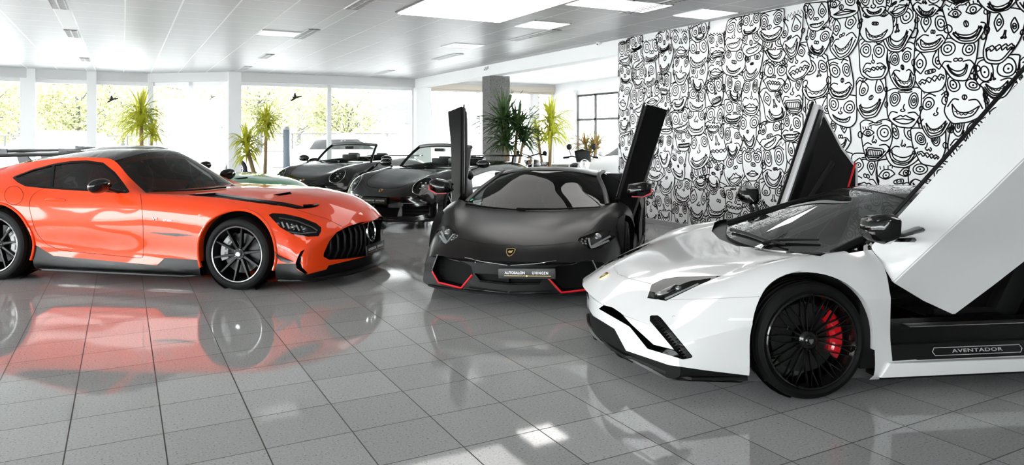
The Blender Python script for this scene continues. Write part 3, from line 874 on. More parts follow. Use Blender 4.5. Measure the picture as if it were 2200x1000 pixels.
def amg(name, label, fr, paint, simple=False):
    root = thing(name, label, 'car', fr.o, fr.rz); root.scale = (fr.s,) * 3
    bm = loft(amg_rows(), 6, 6, sharp_i=(9,), sharp_j=(2,))
    bvh = BVHTree.FromBMesh(bm)
    pv = Persp(fr); pm = pv.mirror()
    GL = glass_mat('tinted coupe glass', (.30, .34, .33), .9, .045); GS = glass_mat('dark side glass', (.16, .18, .18), .9, .05)
    def px2(poly, both=True, flt=None):
        r = [take(bm, cut(bm, poly, pv, flt))]
        if both: r.append(take(bm, cut(bm, poly, pm, (lambda c: flt(V((c.x, -c.y, c.z)))) if flt else None)))
        return r
    side = lambda c: c.y < -.4
    glass = take(bm, by_cell(bm, (7, 8), (0, 1)))
    mesh_obj('windscreen', shift(glass, -.003), GL, root)
    mesh_obj('roof', thick(take(bm, by_cell(bm, (4, 5, 6), (0, 1))), .02), mat('roof carbon', .025, .12, coat=.6), root)
    mesh_obj('rear_window', take(bm, by_cell(bm, (2, 3), (0, 1))), GS, root)
    win = [(29.7, 381), (72, 365), (113, 354.5), (109, 404), (57, 399), (41, 391)]
    win2 = [(115, 354), (150, 348.5), (185, 347), (220, 352), (245, 372), (262, 394), (276, 413.5), (187, 409), (111, 404)]
    for b in px2(win, True, side): mesh_obj('quarter_window', shift(b, -.006), GS, root)
    for b in px2(win2, True, side): mesh_obj('door_window', shift(b, -.006), GS, root)
    out = [(29.7, 381), (72, 365), (115, 354), (150, 348.5), (185, 347), (220, 352), (245, 372), (262, 394), (276, 413.5), (187, 409), (109, 404), (57, 399), (41, 391), (29.7, 381)]
    for vw in (pv, pm):
        h = hits(bvh, dense(out, 3), vw)
        g = MB(); ribbon(g, h, .026, .001); g.build('window_surround', SBLK, root, smooth=0)
        h = hits(bvh, dense([(115, 354), (110, 404)], 3), vw); g = MB(); ribbon(g, h, .03, .001); g.build('window_pillar', SBLK, root, smooth=0)
    arches(bm, [(0, .35, .385), (-2.63, .36, .40)], .06, .80)
    for s in (1, -1):
        for cx in (0, -2.63): arch_liner(root, cx, s * .93, .38 if cx == 0 else .395)
        for cx, cz, r in ((0, .35, .385), (-2.63, .36, .40)):
            hs = []
            for k in range(41):
                a = PI * 1.12 - (PI * 1.24) * k / 40
                h = bvh.ray_cast(V((cx + (r + .012) * math.cos(a), 2 * s, cz + (r + .012) * math.sin(a))), V((0, -s, 0)))
                if h[0] is not None and abs(h[0].y) > .7: hs.append(h[0])
            g = MB(); g.tube(hs, .018, 8, flat=.7); g.build('arch_lip', paint, root)
    # lamps, grille, inlets
    hl = [(577, 462), (585, 458.4), (611, 459.5), (648, 468), (679, 480), (690, 489), (690, 498), (684, 508), (662, 509), (628, 504), (602, 489)]
    for b in px2(hl, True, side):
        lens = b.copy(); mesh_obj('headlight', recess(b, (-.04, .0, -.03)), GBLK, root); mesh_obj('headlight_lens', lens, CLEAR, root)
    for vw, s in ((pv, -1), (pm, 1)):
        sk = V((.02, s * .02, .012))
        def strip(pts, w, m=WHITEL, nm='daylight_strip'):
            h = [(p - sk, n) for p, n in hits(bvh, dense(pts, 2), vw)]
            g = MB(); ribbon(g, h, w, 0); g.build(nm, m, root, smooth=0)
        strip([(601, 466), (640, 473), (672, 486), (684, 494)], .016, mat('lamp grey', .16, .3))
        for k in range(5): strip([(607 + 10.5 * k, 475 + 2.2 * k), (612 + 11 * k, 487 + 2.3 * k)], .014)
        strip([(618, 496), (650, 500), (682, 497)], .012, mat('lamp grey', .16, .3))
        for q in ((598, 480), (632, 486), (656, 491)):
            h = hits(bvh, [q], vw)
            if h: MB().ball(h[0][0] - sk * 1.2, .026, 12, 8).build('headlight_projector', LAMP, root)
    gr = [(801, 474), (775, 478), (747, 487), (723, 499.5), (708, 518), (696, 544), (695, 552), (708, 559), (752, 556), (790, 550), (815, 545), (815, 474)]
    mesh_obj('grille_opening', merge(*[recess(b, (-.10, 0, 0)) for b in px2(gr, True, lambda c: c.y <= .001 and c.x > .5)]), MBLK, root)
    gt = [p for p, n in hits(bvh, dense([(798, 474), (775, 478), (747, 487), (723, 499.5), (708, 518), (699, 538)], 2), pv)]
    gb = [p for p, n in hits(bvh, dense([(697, 553), (708, 559), (752, 556), (783, 550), (800, 545)], 2), pv)]
    def zat(L, y):
        q = min(L, key=lambda p: abs(p.y - y)); return q.z
    for k in range(15):
        y = -.60 + 1.2 * k / 14; ya = -abs(y)
        z0, z1 = zat(gb, ya), zat(gt, ya)
        xf = .90 - .31 * (y / .9) ** 2
        g = MB(); g.tube([(xf - .05, y, z0), (xf - .005, y, z0 + (z1 - z0) * .3), (xf - .005, y, z0 + (z1 - z0) * .7), (xf - .045, y, z1)], [.014, .019, .019, .014], 8, flat=1)
        g.build('grille_bar', mat('grille black', .006, .42, spec=.15), root)
    sc = V((.922, 0, .455)); M = frame(sc, V((0, 1, 0)), V((1, 0, .12)))
    g = MB(); g.lathe([(.098, -.006), (.102, .006), (.112, .008), (.116, -.006)], 48, M, close=True)
    for k in range(3):
        a = PI / 2 + 2 * PI * k / 3
        d1, d2 = V((math.cos(a), math.sin(a), 0)), V((-math.sin(a), math.cos(a), 0))
        g.prism([d2 * .018 - V((0, 0, .002)), d1 * .102 - V((0, 0, .002)), d2 * -.018 - V((0, 0, .002))], (0, 0, .008), M)
    g.build('star_emblem', CHROME, root)
    g = MB(); g.lathe([(0, -.012), (.10, -.012)], 32, M); g.build('emblem_backing', GBLK, root)
    plate(root, 'number_plate_board', V((.945, .06, .272)), V((0, 1, 0)), V((1, 0, .05)), .48, .10)
    inl = [(655, 536), (646, 541), (640, 552), (635, 566), (637, 577), (645, 583), (656, 589), (662, 588), (650, 576), (646, 566), (648.5, 549)]
    for b in px2(inl, True, side): mesh_obj('side_air_inlet', recess(b, (-.08, .03, 0)), GBLK, root)
    for b in px2([(591.5, 540), (599, 549), (630.5, 562.5), (619.5, 566), (606, 561), (595, 551)], True, side): mesh_obj('canard_fin', thick(shift(b, .022), .03), GBLK, root)
    low = [(580, 567), (635, 567), (637, 578), (645, 584), (660, 590), (701, 579.5), (706, 571), (752, 560), (800, 548), (830, 535), (830, 620), (580, 620)]
    sp = mesh_obj('front_splitter', merge(*px2(low, True, lambda c: c.y <= .001 and c.x > .2)), CARB, root)
    g = MB(); edge = [(1.0, 0), (.985, .3), (.93, .52), (.82, .72), (.70, .86), (.58, .92), (.40, .945)]
    g.prism([(x, y, .095) for x, y in edge] + [(x, -y, .095) for x, y in edge[::-1][:-1]], (0, 0, .02)); g.build('splitter_plate', CARB, sp, bevel=.006)
    # bonnet openings
    vent = [(400, 419), (464, 414.5), (540, 426), (613, 435.5), (652, 444), (683, 441), (684, 443), (669, 447.5), (638, 449.5), (613, 444.5), (545.6, 435.6), (484, 427)]
    for b in px2(vent, True, lambda c: c.y < 0 and c.z > .6): mesh_obj('bonnet_vent', recess(b, (-.01, 0, -.018)), CARB, root)
    for vw in (pv, pm):
        h = hits(bvh, dense([(652, 444.5), (672, 444), (684, 442)], 2), vw)
        if len(h) > 2: MB().tube([p + V((0, 0, .012)) for p, n in h], .012, 6).build('vent_lip', GBLK, root)
        g = MB()
        for k in range(6):
            q = (440 + 32 * k, 421 + 3.6 * k); h = hits(bvh, dense([q, (q[0] - 26, q[1] + 1)], 3), vw); ribbon(g, h, .012, -.006)
        g.build('vent_slat', GBLK, root, smooth=0)
    for b in px2([(586, 418.5), (624, 412.5), (627, 417.5), (600, 421)], True, lambda c: c.y < .2): mesh_obj('bonnet_scoop', recess(b, (-.03, 0, -.03)), MBLK, root)
    # flank
    sk = [(55, 525), (79, 528), (115, 550), (337, 570.5), (355, 554), (425, 559), (440, 600), (400, 605), (40, 605)]
    for b in px2(sk, True, lambda c: c.y < -.4 and -2.4 < c.x < -.2): mesh_obj('side_skirt', shift(b, -.004), CARB, root)
    for s in (1, -1):
        g = MB(); g.prism([(-.42, s * .93, .105), (-.55, s * 1.0, .105), (-1.2, s * 1.005, .108), (-2.08, s * 1.0, .112), (-2.2, s * .93, .112)], (0, 0, .022)); g.build('skirt_blade', CARB, root, bevel=.006)
        g = MB(); g.box(-2.25, -.4, -.01 + s * .80, .01 + s * .80, .10, .22); g.build('underside_rail', MBLK, root)
    for b in px2([(319, 499), (382, 501.5), (420, 506.5), (382, 508), (350, 504)], True, side): mesh_obj('fender_blade', thick(shift(b, .015), .03), GBLK, root)
    door = spl([(302, 417), (306, 460), (308, 510), (307.5, 548), (303, 554), (288, 553.6), (230, 548), (144, 539.5), (115, 532), (95, 520), (77, 496), (66, 460), (63, 440), (67, 426), (77, 414), (95, 405)], 4)
    fuel = [(30 + 20 * math.cos(a), 420 + 20 * math.sin(a)) for a in [2 * PI * k / 24 for k in range(25)]]
    draw_seams(root, bvh, [door, fuel], pv, True, w=.004)
    draw_seams(root, bvh, [[(312, 416.5), (360, 418), (400, 420)], [(68, 488), (30, 486), (10, 470)], [(640, 452), (700, 470), (735, 487)]], pv, True, w=.003)
    for vw, s in ((pv, -1), (pm, 1)):
        h = hits(bvh, dense([(98, 430), (141, 431)], 3), vw)
        g = MB(); n = len(h); g.tube([p + nn * (.016 * math.sin(PI * k / (n - 1)) + .004) for k, (p, nn) in enumerate(h)], [.016 * (.5 + .5 * math.sin(PI * k / (n - 1))) for k in range(n)], 8, flat=1)
        g.build('door_handle', paint, root)
    if not simple:
        h = hits(bvh, [(333, 471), (353, 474)], pv)
        X = V((1, 0, 0))
        text_mesh('fender_badge', 'V8', .042, CHROME, root, frame(h[0][0] + h[0][1] * .003, X, h[0][1]), .002, 1, 1.15, .001)
        text_mesh('fender_badge', 'BITURBO', .022, CHROME, root, frame(h[1][0] + h[1][1] * .003 + X * .04, X, h[1][1]), .002, 1, 1.15, .001)
    # mirrors
    for s in (1, -1):
        c = V((-1.40, s * 1.04, .955))
        g = MB(); g.ball((0, 0, 0), .12, 20, 14, (.75, 1.05, .6))
        b = g.bm()
        for v in b.verts:
            if v.co.x < -.03: v.co.x = -.03 + (v.co.x + .03) * .2
            v.co.z += .02 * v.co.x / .1; v.co += c
        mh = mesh_obj('door_mirror', b, GBLK, root, smooth=60)
        g = MB(); g.tube([(-1.36, s * .84, .885), (-1.37, s * .93, .91), c], [.03, .025, .03], 8, flat=.6); g.build('mirror_stalk', SBLK, mh)
    # wing
    g = MB(); pr = [(-.16, .0), (-.10, .028), (0, .034), (.12, .016), (.16, -.006), (.10, -.012), (-.05, -.008)]
    g.prism([(-3.42 - x * -1, -.80, 1.205 + z) for x, z in pr], (0, 1.6, 0)); wg = g.build('rear_wing', CARB, root, bevel=.004)
    for s in (1, -1):
        g = MB(); g.prism([(-3.62, s * .80, 1.16), (-3.22, s * .80, 1.17), (-3.24, s * .80, 1.25), (-3.60, s * .80, 1.275)], (0, s * .014, 0)); g.build('wing_end_plate', CARB, wg)
        g = MB(); g.prism([(-3.50, s * .42, 1.20), (-3.36, s * .42, 1.20), (-3.20, s * .42, 1.04), (-3.42, s * .42, .98)], (0, .02, 0)); g.build('wing_strut', CARB, wg)
    # cabin
    g = MB(); g.box(-2.3, -.9, -.80, .80, .14, .2); g.box(-2.3, -.9, -.16, .16, .14, .55); g.box(-2.5, -2.3, -.8, .8, .14, .75); g.box(-1.02, -.92, -.8, .8, .14, .7); g.build('cabin_floor', CABIN, root)
    g = MB(); g.box(-1.28, -.95, -.76, .76, .60, .84); g.build('dashboard', CABIN, root, bevel=.05)
    for s in (1, -1): seat(root, -1.85, s * .40, .22, CABIN, None, .3, .6)
    steering(root, -1.42, .40, .78)
    body = mesh_obj('body', bm, paint, root, smooth=35)
    for s in (1, -1):
        for x, R, rim, wd in ((0, .336, .262, .27), (-2.63, .352, .272, .33)):
            wheel(root, 'wheel', x, s * (.965 if x == 0 else 1.0), R, rim, wd, 'ten', SBLK, STEEL, (mat('grey caliper', .35, .35), (PI + .35 if s > 0 else PI - .35) if x == 0 else 0.3), disc_r=.185)
    h = [(p, n) for p, n in hits(bvh, dense(spl([(330, 413), (420, 411), (486, 405)], 5), 6), pv)]
    g = MB(); g.tube([p + n * .012 for p, n in h], .010, 6); g.build('wiper', SBLK, root)
    return root, bvh
# ---------------------------------------------------------------- rear-engined open cars with round lamps
def rows_911():
    R = []
    u = lambda x, y=.5, z=.13: [(x, y, z), (x, 0, z)]
    R.append([(-3.47, 0, z) for z in (.80, .77, .73, .68, .6, .52, .42, .3, .25, .22)])
    R.append([(-3.43, 0, .81), (-3.42, .3, .81), (-3.40, .55, .79), (-3.34, .72, .75), (-3.28, .82, .66), (-3.26, .86, .55), (-3.27, .86, .42), (-3.32, .8, .25), (-3.35, .5, .22), (-3.36, 0, .22)])
    def r(x, *p): R.append([(x, y, z) for y, z in p] + u(x))
    r(-3.05, (0, .90), (.3, .90), (.52, .89), (.72, .855), (.895, .735), (.945, .6), (.94, .42), (.92, .2))
    r(-2.45, (0, .965), (.3, .96), (.52, .95), (.74, .905), (.92, .79), (.965, .62), (.95, .42), (.93, .17))
    r(-1.9, (0, .96), (.3, .955), (.56, .945), (.77, .895), (.87, .76), (.90, .58), (.89, .38), (.9, .16))
    r(-1.2, (0, .92), (.3, .92), (.6, .915), (.79, .88), (.86, .75), (.885, .57), (.87, .36), (.89, .15))
    r(-.5, (0, .895), (.3, .895), (.58, .885), (.75, .862), (.86, .74), (.89, .56), (.88, .36), (.89, .15))
    r(0, (0, .815), (.3, .815), (.5, .82), (.68, .835), (.85, .73), (.925, .55), (.915, .36), (.9, .15))
    r(.33, (0, .735), (.27, .735), (.44, .75), (.64, .80), (.80, .72), (.90, .54), (.9, .34), (.89, .15))
    R.append([(.62, 0, .645), (.62, .25, .65), (.60, .42, .67), (.55, .62, .715), (.5, .77, .645), (.47, .87, .5), (.47, .88, .33), (.47, .87, .14)] + u(.5))
    per = [(.87, 0, .505), (.85, .26, .505), (.79, .45, .51), (.69, .62, .52), (.60, .75, .48), (.57, .83, .40), (.57, .845, .28), (.58, .84, .14), (.76, .5, .13), (.86, 0, .13)]
    R.append(per)
    zc = (.505, .48, .45, .41, .36, .30, .25, .19, .15, .13)
    for t in (.68, .34, 0):
        R.append([(.89 - .33 * (y * t / .85) ** 2, y * t, z0 + (z - z0) * t) for (x, y, z), z0 in zip(per, zc)])
    return R
def car911(name, label, fr, paint, board, wing, top_z=1.27, accent=None):
    root = thing(name, label, 'car', fr.o, fr.rz, 'open black sports cars'); root.scale = (fr.s,) * 3
    bm = loft(rows_911(), 6, 6)
    bvh = BVHTree.FromBMesh(bm)
    fx = Ortho('x', 1)
    arches(bm, [(0, .335, .365), (-2.45, .345, .385)], .06, .72)
    for s in (1, -1):
        for cx in (0, -2.45): arch_liner(root, cx, s * .90, .36 if cx == 0 else .38)
    pit = spl([(-.66, -.60), (-.60, 0), (-.66, .60), (-1.0, .66), (-1.6, .66), (-1.92, .56), (-2.0, 0), (-1.92, -.56), (-1.6, -.66), (-1.0, -.66)], 4, True)
    fs = cut(bm, pit, Ortho('z', 1), lambda c: c.z > .6); bmesh.ops.delete(bm, geom=fs, context='FACES')
    for s in (1, -1):
        e = [(s * (.645 + .118 * math.cos(a)), .655 + .125 * math.sin(a)) for a in [2 * PI * k / 28 for k in range(28)]]
        b = take(bm, cut(bm, e, fx, lambda c: c.x > .2)); lens = b.copy()
        mesh_obj('headlight', recess(b, (-.09, 0, -.01)), SBLK, root); mesh_obj('headlight_lens', shift(lens, .004), CLEAR, root)
        h = hits(bvh, e + [e[0]], fx); g = MB(); g.tube([p for p, n in h], .006, 6); g.build('headlight_ring', CHROME, root)
        c = hits(bvh, [(s * .645, .655)], fx)[0][0]
        g = MB(); g.ball(c - V((.055, 0, .005)), .036, 14, 10); g.build('headlight_projector', LAMP, root)
        for a in (.8, 2.3, 3.9, 5.5):
            MB().ball(c + V((-.05 - .02 * math.sin(a), .062 * math.cos(a) , .06 * math.sin(a))), .016, 8, 6).build('led_unit', LAMP, root)
        b = take(bm, cut(bm, [(s * .44, .34), (s * .80, .36), (s * .80, .24), (s * .60, .19), (s * .44, .20)], fx, lambda c: c.x > .2)); mesh_obj('side_air_inlet', recess(b, (-.06, 0, 0)), MBLK, root)
        for zz in (.24, .29):
            h = hits(bvh, dense([(s * .46, zz), (s * .79, zz)], .03), fx); MB().tube([p + V((-.02, 0, 0)) for p, n in h], .006, 6).build('inlet_slat', SBLK, root)
        h = hits(bvh, dense([(s * .42, .40), (s * .76, .40)], .03), fx); MB().tube([p + n * .004 for p, n in h], .009, 6, flat=.6).build('daylight_strip', STEEL, root)
    b = take(bm, cut(bm, [(-.36, .18), (.36, .18), (.40, .33), (-.40, .33)], fx, lambda c: c.x > .4)); mesh_obj('centre_air_inlet', recess(b, (-.06, 0, 0)), MBLK, root)
    g = MB(); g.prism([(.92, -.3, .115), (.92, .3, .115), (.72, .74, .115), (.45, .86, .115), (.45, -.86, .115), (.72, -.74, .115)], (0, 0, .022)); g.build('front_lip', SBLK, root)
    zt = Ortho('z', 1)
    bl = spl([(.70, 0), (.66, .30), (.50, .44), (.1, .54), (-.45, .60)], 5)
    draw_seams(root, bvh, [bl], zt, True, w=.006); draw_seams(root, bvh, [[(-.55, .86), (-.62, .5), (-.64, .2)]], Ortho('y', 1), True, w=.006)
    draw_seams(root, bvh, [[(-.7, .84), (-.74, .3), (-1.8, .3), (-1.95, .6), (-1.92, .84)]], Ortho('y', 1), True, w=.006)
    c = hits(bvh, [(0, .575)], fx)
    if c:
        M = frame(c[0][0] + c[0][1] * .004, V((0, 1, 0)), c[0][1])
        o = [(-.03, .035), (0, .042), (.03, .035), (.028, 0), (.015, -.03), (0, -.042), (-.015, -.03), (-.028, 0)]
        g = MB(); g.prism([(x, y, -.004) for x, y in o], (0, 0, .008), M); e = g.build('crest', GOLD, root)
        g = MB()
        for a, bq in ((-1, 1), (1, -1)): g.prism([(0, 0, .003), (a * .024, 0, .003), (a * .024, bq * .03, .003), (0, bq * .034, .003)], (0, 0, .002), M)
        g.build('crest_field', mat('crest red', (.35, .03, .02), .4), e)
        g = MB(); g.prism([(x * .34, y * .34, .005) for x, y in o], (0, 0, .002), M); g.build('crest_centre', GBLK, e)
    if board: plate(root, 'number_plate_board', V((.925, 0, .43)), V((0, 1, 0)), V((1, 0, .1)), .47, .105)
    else: plate(root, 'number_plate_board', V((.925, 0, .43)), V((0, 1, 0)), V((1, 0, .1)), .47, .105, False)
    MB().ball((.90, 0, .345), .018, 10, 8).build('front_camera', GBLK, root)
    # windscreen
    n = 13; B = []; T = []
    for k in range(n):
        t = -1 + 2 * k / (n - 1)
        B.append(V((-.44 - .30 * t * t, .665 * t, .895 - .03 * t * t))); T.append(V((-1.10 - .12 * t * t, .545 * t, top_z - .035 * t * t)))
    rows = [[b.lerp(t, q / 6) + V((.0, 0, .03 * math.sin(PI * q / 6))) for b, t in zip(B, T)] for q in range(7)]
    g = MB(); g.v = [tuple(p) for r_ in rows for p in r_]
    for a in range(6):
        for k in range(n - 1): g.f.append((a * n + k, a * n + k + 1, a * n + n + k + 1, a * n + n + k))
    ws = g.build('windscreen', glass_mat('clear car glass', (.62, .68, .64), .8, .04), root)
    g = MB(); g.tube([r_[0] for r_ in rows] , .026, 10); g.build('windscreen_pillar', SBLK, ws)
    g = MB(); g.tube([r_[-1] for r_ in rows], .026, 10); g.build('windscreen_pillar', SBLK, ws)
    g = MB(); g.tube(T, .026, 10, flat=1.3); g.build('windscreen_header', mat('header grey', .12, .4), ws)
    g = MB(); g.tube(B, .014, 8); g.build('cowl_seal', SBLK, ws)
    g = MB(); g.box(-.05, .02, -.10, .10, -.03, .03, Matrix.Translation((-1.02, 0, top_z - .085))); g.build('inside_mirror', SBLK, ws, bevel=.01)
    # cabin
    g = MB(); g.box(-2.0, -.5, -.66, .66, .16, .24); g.box(-2.02, -1.95, -.64, .64, .2, .90); g.box(-.56, -.5, -.66, .66, .2, .80); g.box(-1.8, -.6, -.12, .12, .2, .52)
    for s in (1, -1): g.box(-1.9, -.6, s * .655, s * .80, .2, .84)
    g.build('cabin_floor', CABIN, root)
    g = MB(); g.box(-.90, -.52, -.64, .64, .62, .845); g.ball((-.80, .36, .83), .14, 16, 10, (.9, 1.2, .6)); g.build('dashboard', CABIN, root, bevel=.03)
    for s in (1, -1): seat(root, -1.42, s * .36, .24, CABIN, None, .28, .56)
    steering(root, -1.02, .36, .80)
    for s in (1, -1):
        g = MB(); g.box(-1.72, -1.62, s * .36 - .19, s * .36 + .19, .88, 1.02); g.build('roll_hoop', SBLK, root, bevel=.03)
        c = V((-.80, s * 1.0, .955))
        g = MB(); g.ball((0, 0, 0), .115, 18, 12, (.7, 1.1, .62)); b = g.bm()
        for v in b.verts:
            if v.co.x < -.02: v.co.x = -.02 + (v.co.x + .02) * .2
            v.co += c
        m = mesh_obj('door_mirror', b, paint, root, smooth=60)
        g = MB(); g.tube([(-.78, s * .80, .86), (-.79, s * .90, .89), c], [.028, .02, .028], 8, flat=.6); g.build('mirror_stalk', SBLK, m)
    # tail
    g = MB(); pr = [(-.13, 0), (-.10, .02), (0, .03), (.12, .012), (.14, 0), (.0, -.008)]
    zz = 1.02 if wing else .95
    g.prism([(-3.18 + x, -.70, zz + z) for x, z in pr], (0, 1.40, 0)); w = g.build('rear_spoiler', paint, root, bevel=.006)
    for s in (1, -1):
        g = MB(); g.prism([(-3.24, s * .45, zz), (-3.10, s * .45, zz), (-3.04, s * .45, .86), (-3.2, s * .45, .84)], (0, .04 * s, 0)); g.build('spoiler_strut', SBLK, w)
        if accent:
            b = take(bm, cut(bm, [(-3.28, .74), (-3.0, .80), (-2.95, .76), (-3.24, .69)], Ortho('y', s), lambda c: c.y * s > .5)); mesh_obj('tail_lamp', shift(b, .004), accent, root)
    for v in bm.verts: pass
    mesh_obj('body', bm, paint, root, smooth=45)
    for s in (1, -1):
        for x, R, rim, wd in ((0, .325, .26, .25), (-2.45, .34, .27, .30)):
            wheel(root, 'wheel', x, s * (.90 if x == 0 else .93), R, rim, wd, 'five', GBLK, None, None, detail=False)
    for L in ([(-.43, .1), (-.50, .35), (-.62, .55)], [(-.43, -.45), (-.42, -.2), (-.44, .05)]):
        h = hits(bvh, dense(L, .03), zt); g = MB(); g.tube([p + V((0, 0, .02)) for p, n in h], .009, 6); g.build('wiper', SBLK, root)
    return root
# ---------------------------------------------------------------- the showroom
CEIL = 3.13; WX = 7.65; WY0 = 10.2; BY = 20.3; AX = 12.55
def struct(o): o['kind'] = 'structure'; return o
def nodes(m):
    nt = m.node_tree; return nt, nt.nodes, nt.links, nt.nodes['Principled BSDF']
def gridmask(nt, sx, ox, sy, oy, wx, wy):
    """1 on the joint lines of a rectangular grid in world x, y"""
    N, L = nt.nodes, nt.links
    tc = N.new('ShaderNodeTexCoord'); sp = N.new('ShaderNodeSeparateXYZ'); L.new(tc.outputs['Object'], sp.inputs[0])
    outs = []
    for ax, s, o, w in ((0, sx, ox, wx), (1, sy, oy, wy)):
        a = N.new('ShaderNodeMath'); a.operation = 'SUBTRACT'; a.inputs[1].default_value = o - s / 2; L.new(sp.outputs[ax], a.inputs[0])
        b = N.new('ShaderNodeMath'); b.operation = 'FLOORED_MODULO'; b.inputs[1].default_value = s; L.new(a.outputs[0], b.inputs[0])
        c = N.new('ShaderNodeMath'); c.operation = 'SUBTRACT'; c.inputs[1].default_value = s / 2; L.new(b.outputs[0], c.inputs[0])
        d = N.new('ShaderNodeMath'); d.operation = 'ABSOLUTE'; L.new(c.outputs[0], d.inputs[0])
        e = N.new('ShaderNodeMath'); e.operation = 'LESS_THAN'; e.inputs[1].default_value = w / 2; L.new(d.outputs[0], e.inputs[0])
        outs.append(e)
    mx = N.new('ShaderNodeMath'); mx.operation = 'MAXIMUM'; L.new(outs[0].outputs[0], mx.inputs[0]); L.new(outs[1].outputs[0], mx.inputs[1])
    return mx, tc
def floor_mat():
    m = mat('polished granite tiles', .26, .06, spec=.5, ior=1.5)
    nt, N, L, b = nodes(m)
    jm, tc = gridmask(nt, .402, .174, .411, 4.244, .006, .006)
    n1 = N.new('ShaderNodeTexNoise'); n1.inputs['Scale'].default_value = 95; n1.inputs['Detail'].default_value = 3; L.new(tc.outputs['Object'], n1.inputs[0])
    r1 = N.new('ShaderNodeValToRGB'); e = r1.color_ramp.elements
    e[0].position = .28; e[0].color = (.13, .13, .13, 1); e[1].position = .40; e[1].color = (.36, .36, .36, 1)
    x = r1.color_ramp.elements.new(.60); x.color = (.375, .375, .372, 1); x = r1.color_ramp.elements.new(.74); x.color = (.50, .50, .50, 1)
    L.new(n1.outputs[0], r1.inputs[0])
    # a slight tone difference from tile to tile
    wn = N.new('ShaderNodeTexWhiteNoise'); wn.noise_dimensions = '2D'
    vm = N.new('ShaderNodeVectorMath'); vm.operation = 'SUBTRACT'; vm.inputs[1].default_value = (.174, 4.244, 0); L.new(tc.outputs['Object'], vm.inputs[0])
    vd = N.new('ShaderNodeVectorMath'); vd.operation = 'DIVIDE'; vd.inputs[1].default_value = (.402, .411, 1); L.new(vm.outputs[0], vd.inputs[0])
    vf = N.new('ShaderNodeVectorMath'); vf.operation = 'FLOOR'; L.new(vd.outputs[0], vf.inputs[0]); L.new(vf.outputs[0], wn.inputs[0])
    mr = N.new('ShaderNodeMapRange'); mr.inputs[3].default_value = .92; mr.inputs[4].default_value = 1.06; L.new(wn.outputs[0], mr.inputs[0])
    sc = N.new('ShaderNodeVectorMath'); sc.operation = 'SCALE'; L.new(r1.outputs[0], sc.inputs[0]); L.new(mr.outputs[0], sc.inputs['Scale'])
    mix = N.new('ShaderNodeMix'); mix.data_type = 'RGBA'; L.new(jm.outputs[0], mix.inputs[0]); L.new(sc.outputs[0], mix.inputs[6]); mix.inputs[7].default_value = (.035, .033, .03, 1)
    L.new(mix.outputs[2], b.inputs['Base Color'])
    rr = N.new('ShaderNodeMix'); rr.data_type = 'FLOAT'; L.new(jm.outputs[0], rr.inputs[0]); rr.inputs[2].default_value = .045; rr.inputs[3].default_value = .6
    L.new(rr.outputs[0], b.inputs['Roughness'])
    return m
def ceiling_mat():
    m = mat('metal ceiling panels', .5, .42, metal=.0, spec=.5)
    nt, N, L, b = nodes(m)
    tc = N.new('ShaderNodeTexCoord'); sp = N.new('ShaderNodeSeparateXYZ'); L.new(tc.outputs['Object'], sp.inputs[0])
    def mod(src, off, per):
        a = N.new('ShaderNodeMath'); a.operation = 'SUBTRACT'; a.inputs[1].default_value = off; L.new(src, a.inputs[0])
        q = N.new('ShaderNodeMath'); q.operation = 'FLOORED_MODULO'; q.inputs[1].default_value = per; L.new(a.outputs[0], q.inputs[0]); return q.outputs[0]
    def less(src, v, op='LESS_THAN'):
        a = N.new('ShaderNodeMath'); a.operation = op; a.inputs[1].default_value = v; L.new(src, a.inputs[0]); return a.outputs[0]
    def op2(a_, b_, op):
        a = N.new('ShaderNodeMath'); a.operation = op; L.new(a_, a.inputs[0]); L.new(b_, a.inputs[1]); return a.outputs[0]
    x = mod(sp.outputs[0], 2.58, 3.4)                      # 0 .. 0.2 service strip, then five panels of 0.64
    strip = less(x, .2)
    px = mod(x, .2, .64); ly = less(px, .022)
    l2 = less(x, .012)
    py = mod(sp.outputs[1], 10.68, .64); lx = less(py, .014)
    notstrip = less(x, .2, 'GREATER_THAN')
    lines = op2(op2(ly, notstrip, 'MULTIPLY'), op2(op2(lx, notstrip, 'MULTIPLY'), l2, 'MAXIMUM'), 'MAXIMUM')
    mix = N.new('ShaderNodeMix'); mix.data_type = 'RGBA'; L.new(strip, mix.inputs[0]); mix.inputs[6].default_value = (.55, .55, .555, 1); mix.inputs[7].default_value = (.66, .66, .66, 1)
    m2 = N.new('ShaderNodeMix'); m2.data_type = 'RGBA'; L.new(lines, m2.inputs[0]); L.new(mix.outputs[2], m2.inputs[6]); m2.inputs[7].default_value = (.95, .95, .95, 1)
    L.new(m2.outputs[2], b.inputs['Base Color'])
    bp = N.new('ShaderNodeBump'); bp.inputs['Strength'].default_value = .35; bp.inputs['Distance'].default_value = .01; L.new(lines, bp.inputs['Height']); bp.invert = True
    L.new(bp.outputs[0], b.inputs['Normal'])
    return m
def concrete_mat():
    m = mat('exposed aggregate concrete', .3, .85)
    nt, N, L, b = nodes(m)
    tc = N.new('ShaderNodeTexCoord'); n = N.new('ShaderNodeTexVoronoi'); n.inputs['Scale'].default_value = 24; L.new(tc.outputs['Object'], n.inputs[0])
    r = N.new('ShaderNodeValToRGB'); r.color_ramp.elements[0].position = .1; r.color_ramp.elements[0].color = (.03, .029, .028, 1); r.color_ramp.elements[1].position = .40; r.color_ramp.elements[1].color = (.15, .145, .14, 1)
    L.new(n.outputs[0], r.inputs[0]); L.new(r.outputs[0], b.inputs['Base Color'])
    return m
WHT = mat('white plaster', .92, .7); WFR = mat('white window frame', .90, .4); BFR = mat('black window frame', .012, .4)
PANE = glass_mat('window pane', (.97, .985, .98), .6, .03)
g = MB(); g.box(-9, 13.2, -7, 24.5, -.1, 0); struct(g.build('floor', floor_mat(), smooth=0))
